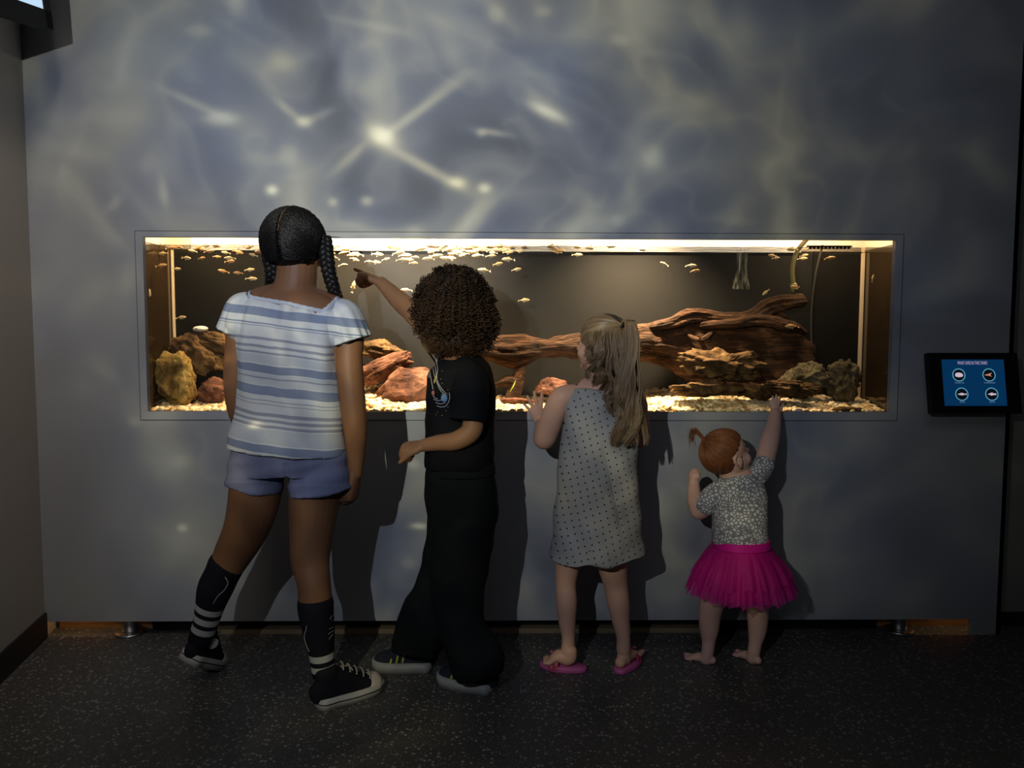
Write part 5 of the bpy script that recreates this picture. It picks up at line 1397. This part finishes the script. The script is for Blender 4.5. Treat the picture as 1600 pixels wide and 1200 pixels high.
tubes('ponytail', Pc, rs.uniform(.0009,.0014, N3), M_bl, h1, None, 3, np.linspace(1, .45, K3))
V, F = loft([knot_w+np.array((math.cos(a)*.004, math.sin(a)*.011, math.cos(a)*.011+.002)) for a in np.linspace(0, 2*PI, 20)], [.0032]*20, seg=8); mesh_np('hair_tie', V, F, mat('dark_hair_tie', (.02,.015,.02), rough=.7), h1)

# ================================================================= toddler in the pink tutu
kt = 2.43
td = empty('person', (P(1152, 900, kt).x, kt, 0), 'barefoot toddler with short red hair in a magenta tutu reaching up to the tank', 'person')
S4 = skin('fair_skin', (.80,.50,.40), .08)
tc_ = pt((1136, 711, kt)); tR = axes((.96, .28, .0), .42, .0); th4 = .176
pc = head_pieces(tc_, tR, th4, 1.15)
pc.append(trunk(caps='end', rows=[(900,1122,1200,kt,.075),(870,1118,1198,kt,.075),(830,1117,1194,kt,.074),(790,1118,1192,kt,.068),(762,1118,1190,kt,.060),(748,1128,1180,kt,.045)]))
pc.append(limb([(1152,760,kt,22),(1144,740,kt,19),(1134,725,kt,20)]))
pc.append(limb([(1174,752,kt,16),(1190,735,kt+.015,15.5),(1197,712,kt+.05,15),(1203,688,kt+.09,14.5),(1208,668,kt+.13,12),(1211,648,kt+.17,9.5)], 40))
pc += hand_pieces(P(1211,650,kt+.180), Vector((-.01,.12,1)), (0,1,0), .076, -1, .05, .16, (.75,.1), fat=1.15)
pc.append(limb([(1122,768,kt,15),(1110,780,kt+.002,15),(1098,795,kt+.015,14),(1092,799,kt+.025,13.5),(1086,785,kt+.025,12.5),(1084,768,kt+.02,10.5),(1084,755,kt+.015,8.5)], 40))
pc += hand_pieces(P(1083,762,kt+.015), Vector((-.12,.1,1)), (1,.3,0), .086, 1, [.85,.9,.9,.95], .03, (.35,.5), fat=1.2)
pc.append(limb([(1132,880,kt,24),(1116,930,kt,20),(1109,962,kt,17.5),(1108,985,kt-.002,15),(1107,1004,kt-.004,10.5),(1106,1016,kt-.006,10)], 40))
pc.append(limb([(1174,880,kt,24),(1181,930,kt,20),(1184,962,kt,17),(1183,988,kt,14),(1180,1006,kt-.002,10.5),(1178,1018,kt-.004,10)], 40))
pc += foot_pieces(P(1106,1016,kt-.006), .0, (-.85,.5), .096, .020); pc += foot_pieces(P(1178,1018,kt-.004), .0, (-.55,.83), .100, .020)
unify('body', pc, S4, td, .0027, 5)
add_eyes(td, tc_, tR, th4, (.08,.12,.16))
def floral(t, o, col):
    m = t.map(o, scale=(1,1,1)); v = t.voro(m, 95, 'DISTANCE_TO_EDGE'); n = t.noise(m, 150, 2, .6)
    f = t.m('GREATER_THAN', t.m('ADD', v, t.m('MULTIPLY', n, .25)), .28)
    return t.mix(f, (.27,.27,.30), (.82,.82,.80))
M_flo = cloth_mat('grey_white_floral_cotton', (.4,.4,.4), extra=floral, wr=.3)
sh_ = [trunk([(846,1114,1200,kt,.084),(830,1113,1199,kt,.084),(795,1114,1198,kt,.078),(765,1114,1196,kt,.070),(748,1124,1186,kt,.056),(738,1136,1174,kt,.04)], caps=True, n=44),
       limb([(1128,764,kt,16),(1113,776,kt,18.5),(1104,788,kt+.006,18)]), limb([(1172,752,kt,18),(1186,738,kt+.012,18.5),(1192,728,kt+.025,18)])]
unify('bodysuit', sh_, M_flo, td, .003, 4, wrinkle(.0016, 60, 50, 6))
# tutu: elastic waist, an opaque underskirt and gathered tulle layers
M_tut = cloth_mat('magenta_satin', (.80,.018,.36), (.60,.012,.28), rough=.5)
def tul(t, b):
    out = [n for n in t.N if n.type == 'OUTPUT_MATERIAL'][0]
    o = t.coord('Object'); n = t.noise(o, 500, 1, .5)
    b.inputs['Base Color'].default_value = (.85,.02,.42,1); b.inputs['Roughness'].default_value = .6
    tl = t.n('ShaderNodeBsdfTranslucent'); tl.inputs[0].default_value = (.85,.02,.42,1)
    m1_ = t.n('ShaderNodeMixShader'); m1_.inputs[0].default_value = .3; t.L.new(b.outputs[0], m1_.inputs[1]); t.L.new(tl.outputs[0], m1_.inputs[2])
    tr = t.n('ShaderNodeBsdfTransparent'); m2_ = t.n('ShaderNodeMixShader')
    t.L.new(t.m('MULTIPLY_ADD', n, .5, .30, clamp=True), m2_.inputs[0]); t.L.new(tr.outputs[0], m2_.inputs[1]); t.L.new(m1_.outputs[0], m2_.inputs[2]); t.L.new(m2_.outputs[0], out.inputs[0])
M_tul = mat('magenta_tulle', build=tul)
def skirt(name, rows, nf, amp, m_, ph, rag=.0):
    pp = [P((a+c)/2, py, kt) for py, a, c, d in rows]; vv = [(mm((c-a)/2, kt), d) for py, a, c, d in rows]
    C_, R_ = interp(pp, vv, 30)
    V, F = loft(C_, R_[:,0], R_[:,1], seg=260, caps=None, fold=lambda th, s: 1+amp*s**.8*(math.sin(nf*th+ph+1.5*math.sin(3*th+ph))+.5*math.sin(nf*1.7*th+2+ph)))
    if rag:
        for i in range(260*26, 260*30): V[i, 2] += rag*((i//260-25)/4)*(noise.noise(Vector((V[i,0]*60+ph, V[i,1]*60, 0))))
    return mesh_np(name, V, F, m_, tutu)
V, F = trunk([(840,1115,1201,kt,.089),(852,1113,1203,kt,.094)], n=8, seg=120, caps=True, fold=lambda th, s: 1+.010*math.sin(th*60))
tutu = mesh_np('tutu', V, F, M_tut, td)
skirt('underskirt', [(848,1117,1199,.088),(870,1106,1210,.108),(895,1095,1220,.13),(914,1086,1229,.15)], 15, .035, M_tut, 0)
skirt('tulle_layer', [(850,1115,1201,.090),(868,1102,1214,.115),(893,1088,1228,.14),(919,1076,1240,.160)], 19, .045, M_tul, 1.3, .012)
skirt('tulle_layer', [(851,1114,1202,.092),(871,1099,1217,.12),(896,1084,1231,.145),(923,1074,1241,.162)], 23, .050, M_tul, 4.1, .014)
skirt('tulle_layer', [(852,1114,1202,.093),(868,1100,1215,.12),(884,1090,1226,.14),(900,1083,1234,.155)], 17, .05, M_tul, 2.6, .012)
# fine red hair
M_rd = hair_mat('copper_hair', (.15,.052,.020), (.34,.135,.055), .40, .5)
Rt_ = np.array(tR); tcv = np.array(tc_)+Rt_ @ (np.array((0,-.05,.10))*th4); et = np.array((.362,.428,.392))*th4+.003
def tp2(D, k=1.0):
    D = D/np.linalg.norm(D, axis=-1, keepdims=True); return (D*et*k) @ Rt_.T+tcv
kn = (np.array(P(1096,682,kt-.01))-tcv) @ Rt_/et; kn /= np.linalg.norm(kn)
N = 1500; K = 14
z_ = rs.uniform(-.75, 1, N*4); ph = rs.uniform(0, 2*PI, N*4); r_ = np.sqrt(np.clip(1-z_*z_, 0, 1)); D = np.stack([r_*np.cos(ph), r_*np.sin(ph), z_], -1)
okk = (D[:, 2] > .55*D[:, 1]+.02-.9*(D[:, 1] < -.15)) & (D[:, 1] < .78); D = D[okk][:N]; N = len(D)
s = np.linspace(0, 1, K)[None, :, None]
lowm = (D[:, 2] < -.05)[:, None]
tgt = np.where(lowm, D+np.stack([0*D[:,0], -.25+0*D[:,0], -.45+0*D[:,0]], -1), D+(kn-D)*.45)
Pt_ = tp2(D[:, None]*(1-s)+tgt[:, None]*s, 1.0+.015*rs.rand(N)[:, None, None]+.006*s)
capv, capf = ico(4); dm = (capv[:, 2] > .55*capv[:, 1]+.0-.9*(capv[:, 1] < -.12)) & (capv[:, 1] < .80)
capw = tp2(capv, 1.0)-(np.where(dm, .004, .09)[:, None]*(tp2(capv, 1.0)-tcv))
h4 = strands_to([(capw, capf)], 'hair', Pt_, rs.uniform(.0007,.0011, N), M_rd, td, 3, np.linspace(1,.6,K))
kw = np.array(P(1101, 688, kt-.01)); N = 90; K = 16
A_ = kw+rs.randn(N, 3)*.003; tipt = np.array([list(P(1081+rs.randn()*4, 686+rs.randn()*7, kt-.01+rs.randn()*.010)) for _ in range(N)])
B1 = np.array([list(P(1088+rs.randn()*3, 671+rs.randn()*3, kt-.01)) for _ in range(N)]); B2 = np.array([list(P(1077+rs.randn()*4, 668+rs.randn()*5, kt-.01+rs.randn()*.006)) for _ in range(N)])
tubes('tuft', bez(A_, B1, B2, tipt, K), rs.uniform(.0006,.001, N), M_rd, h4, None, 3, np.linspace(1,.4,K))
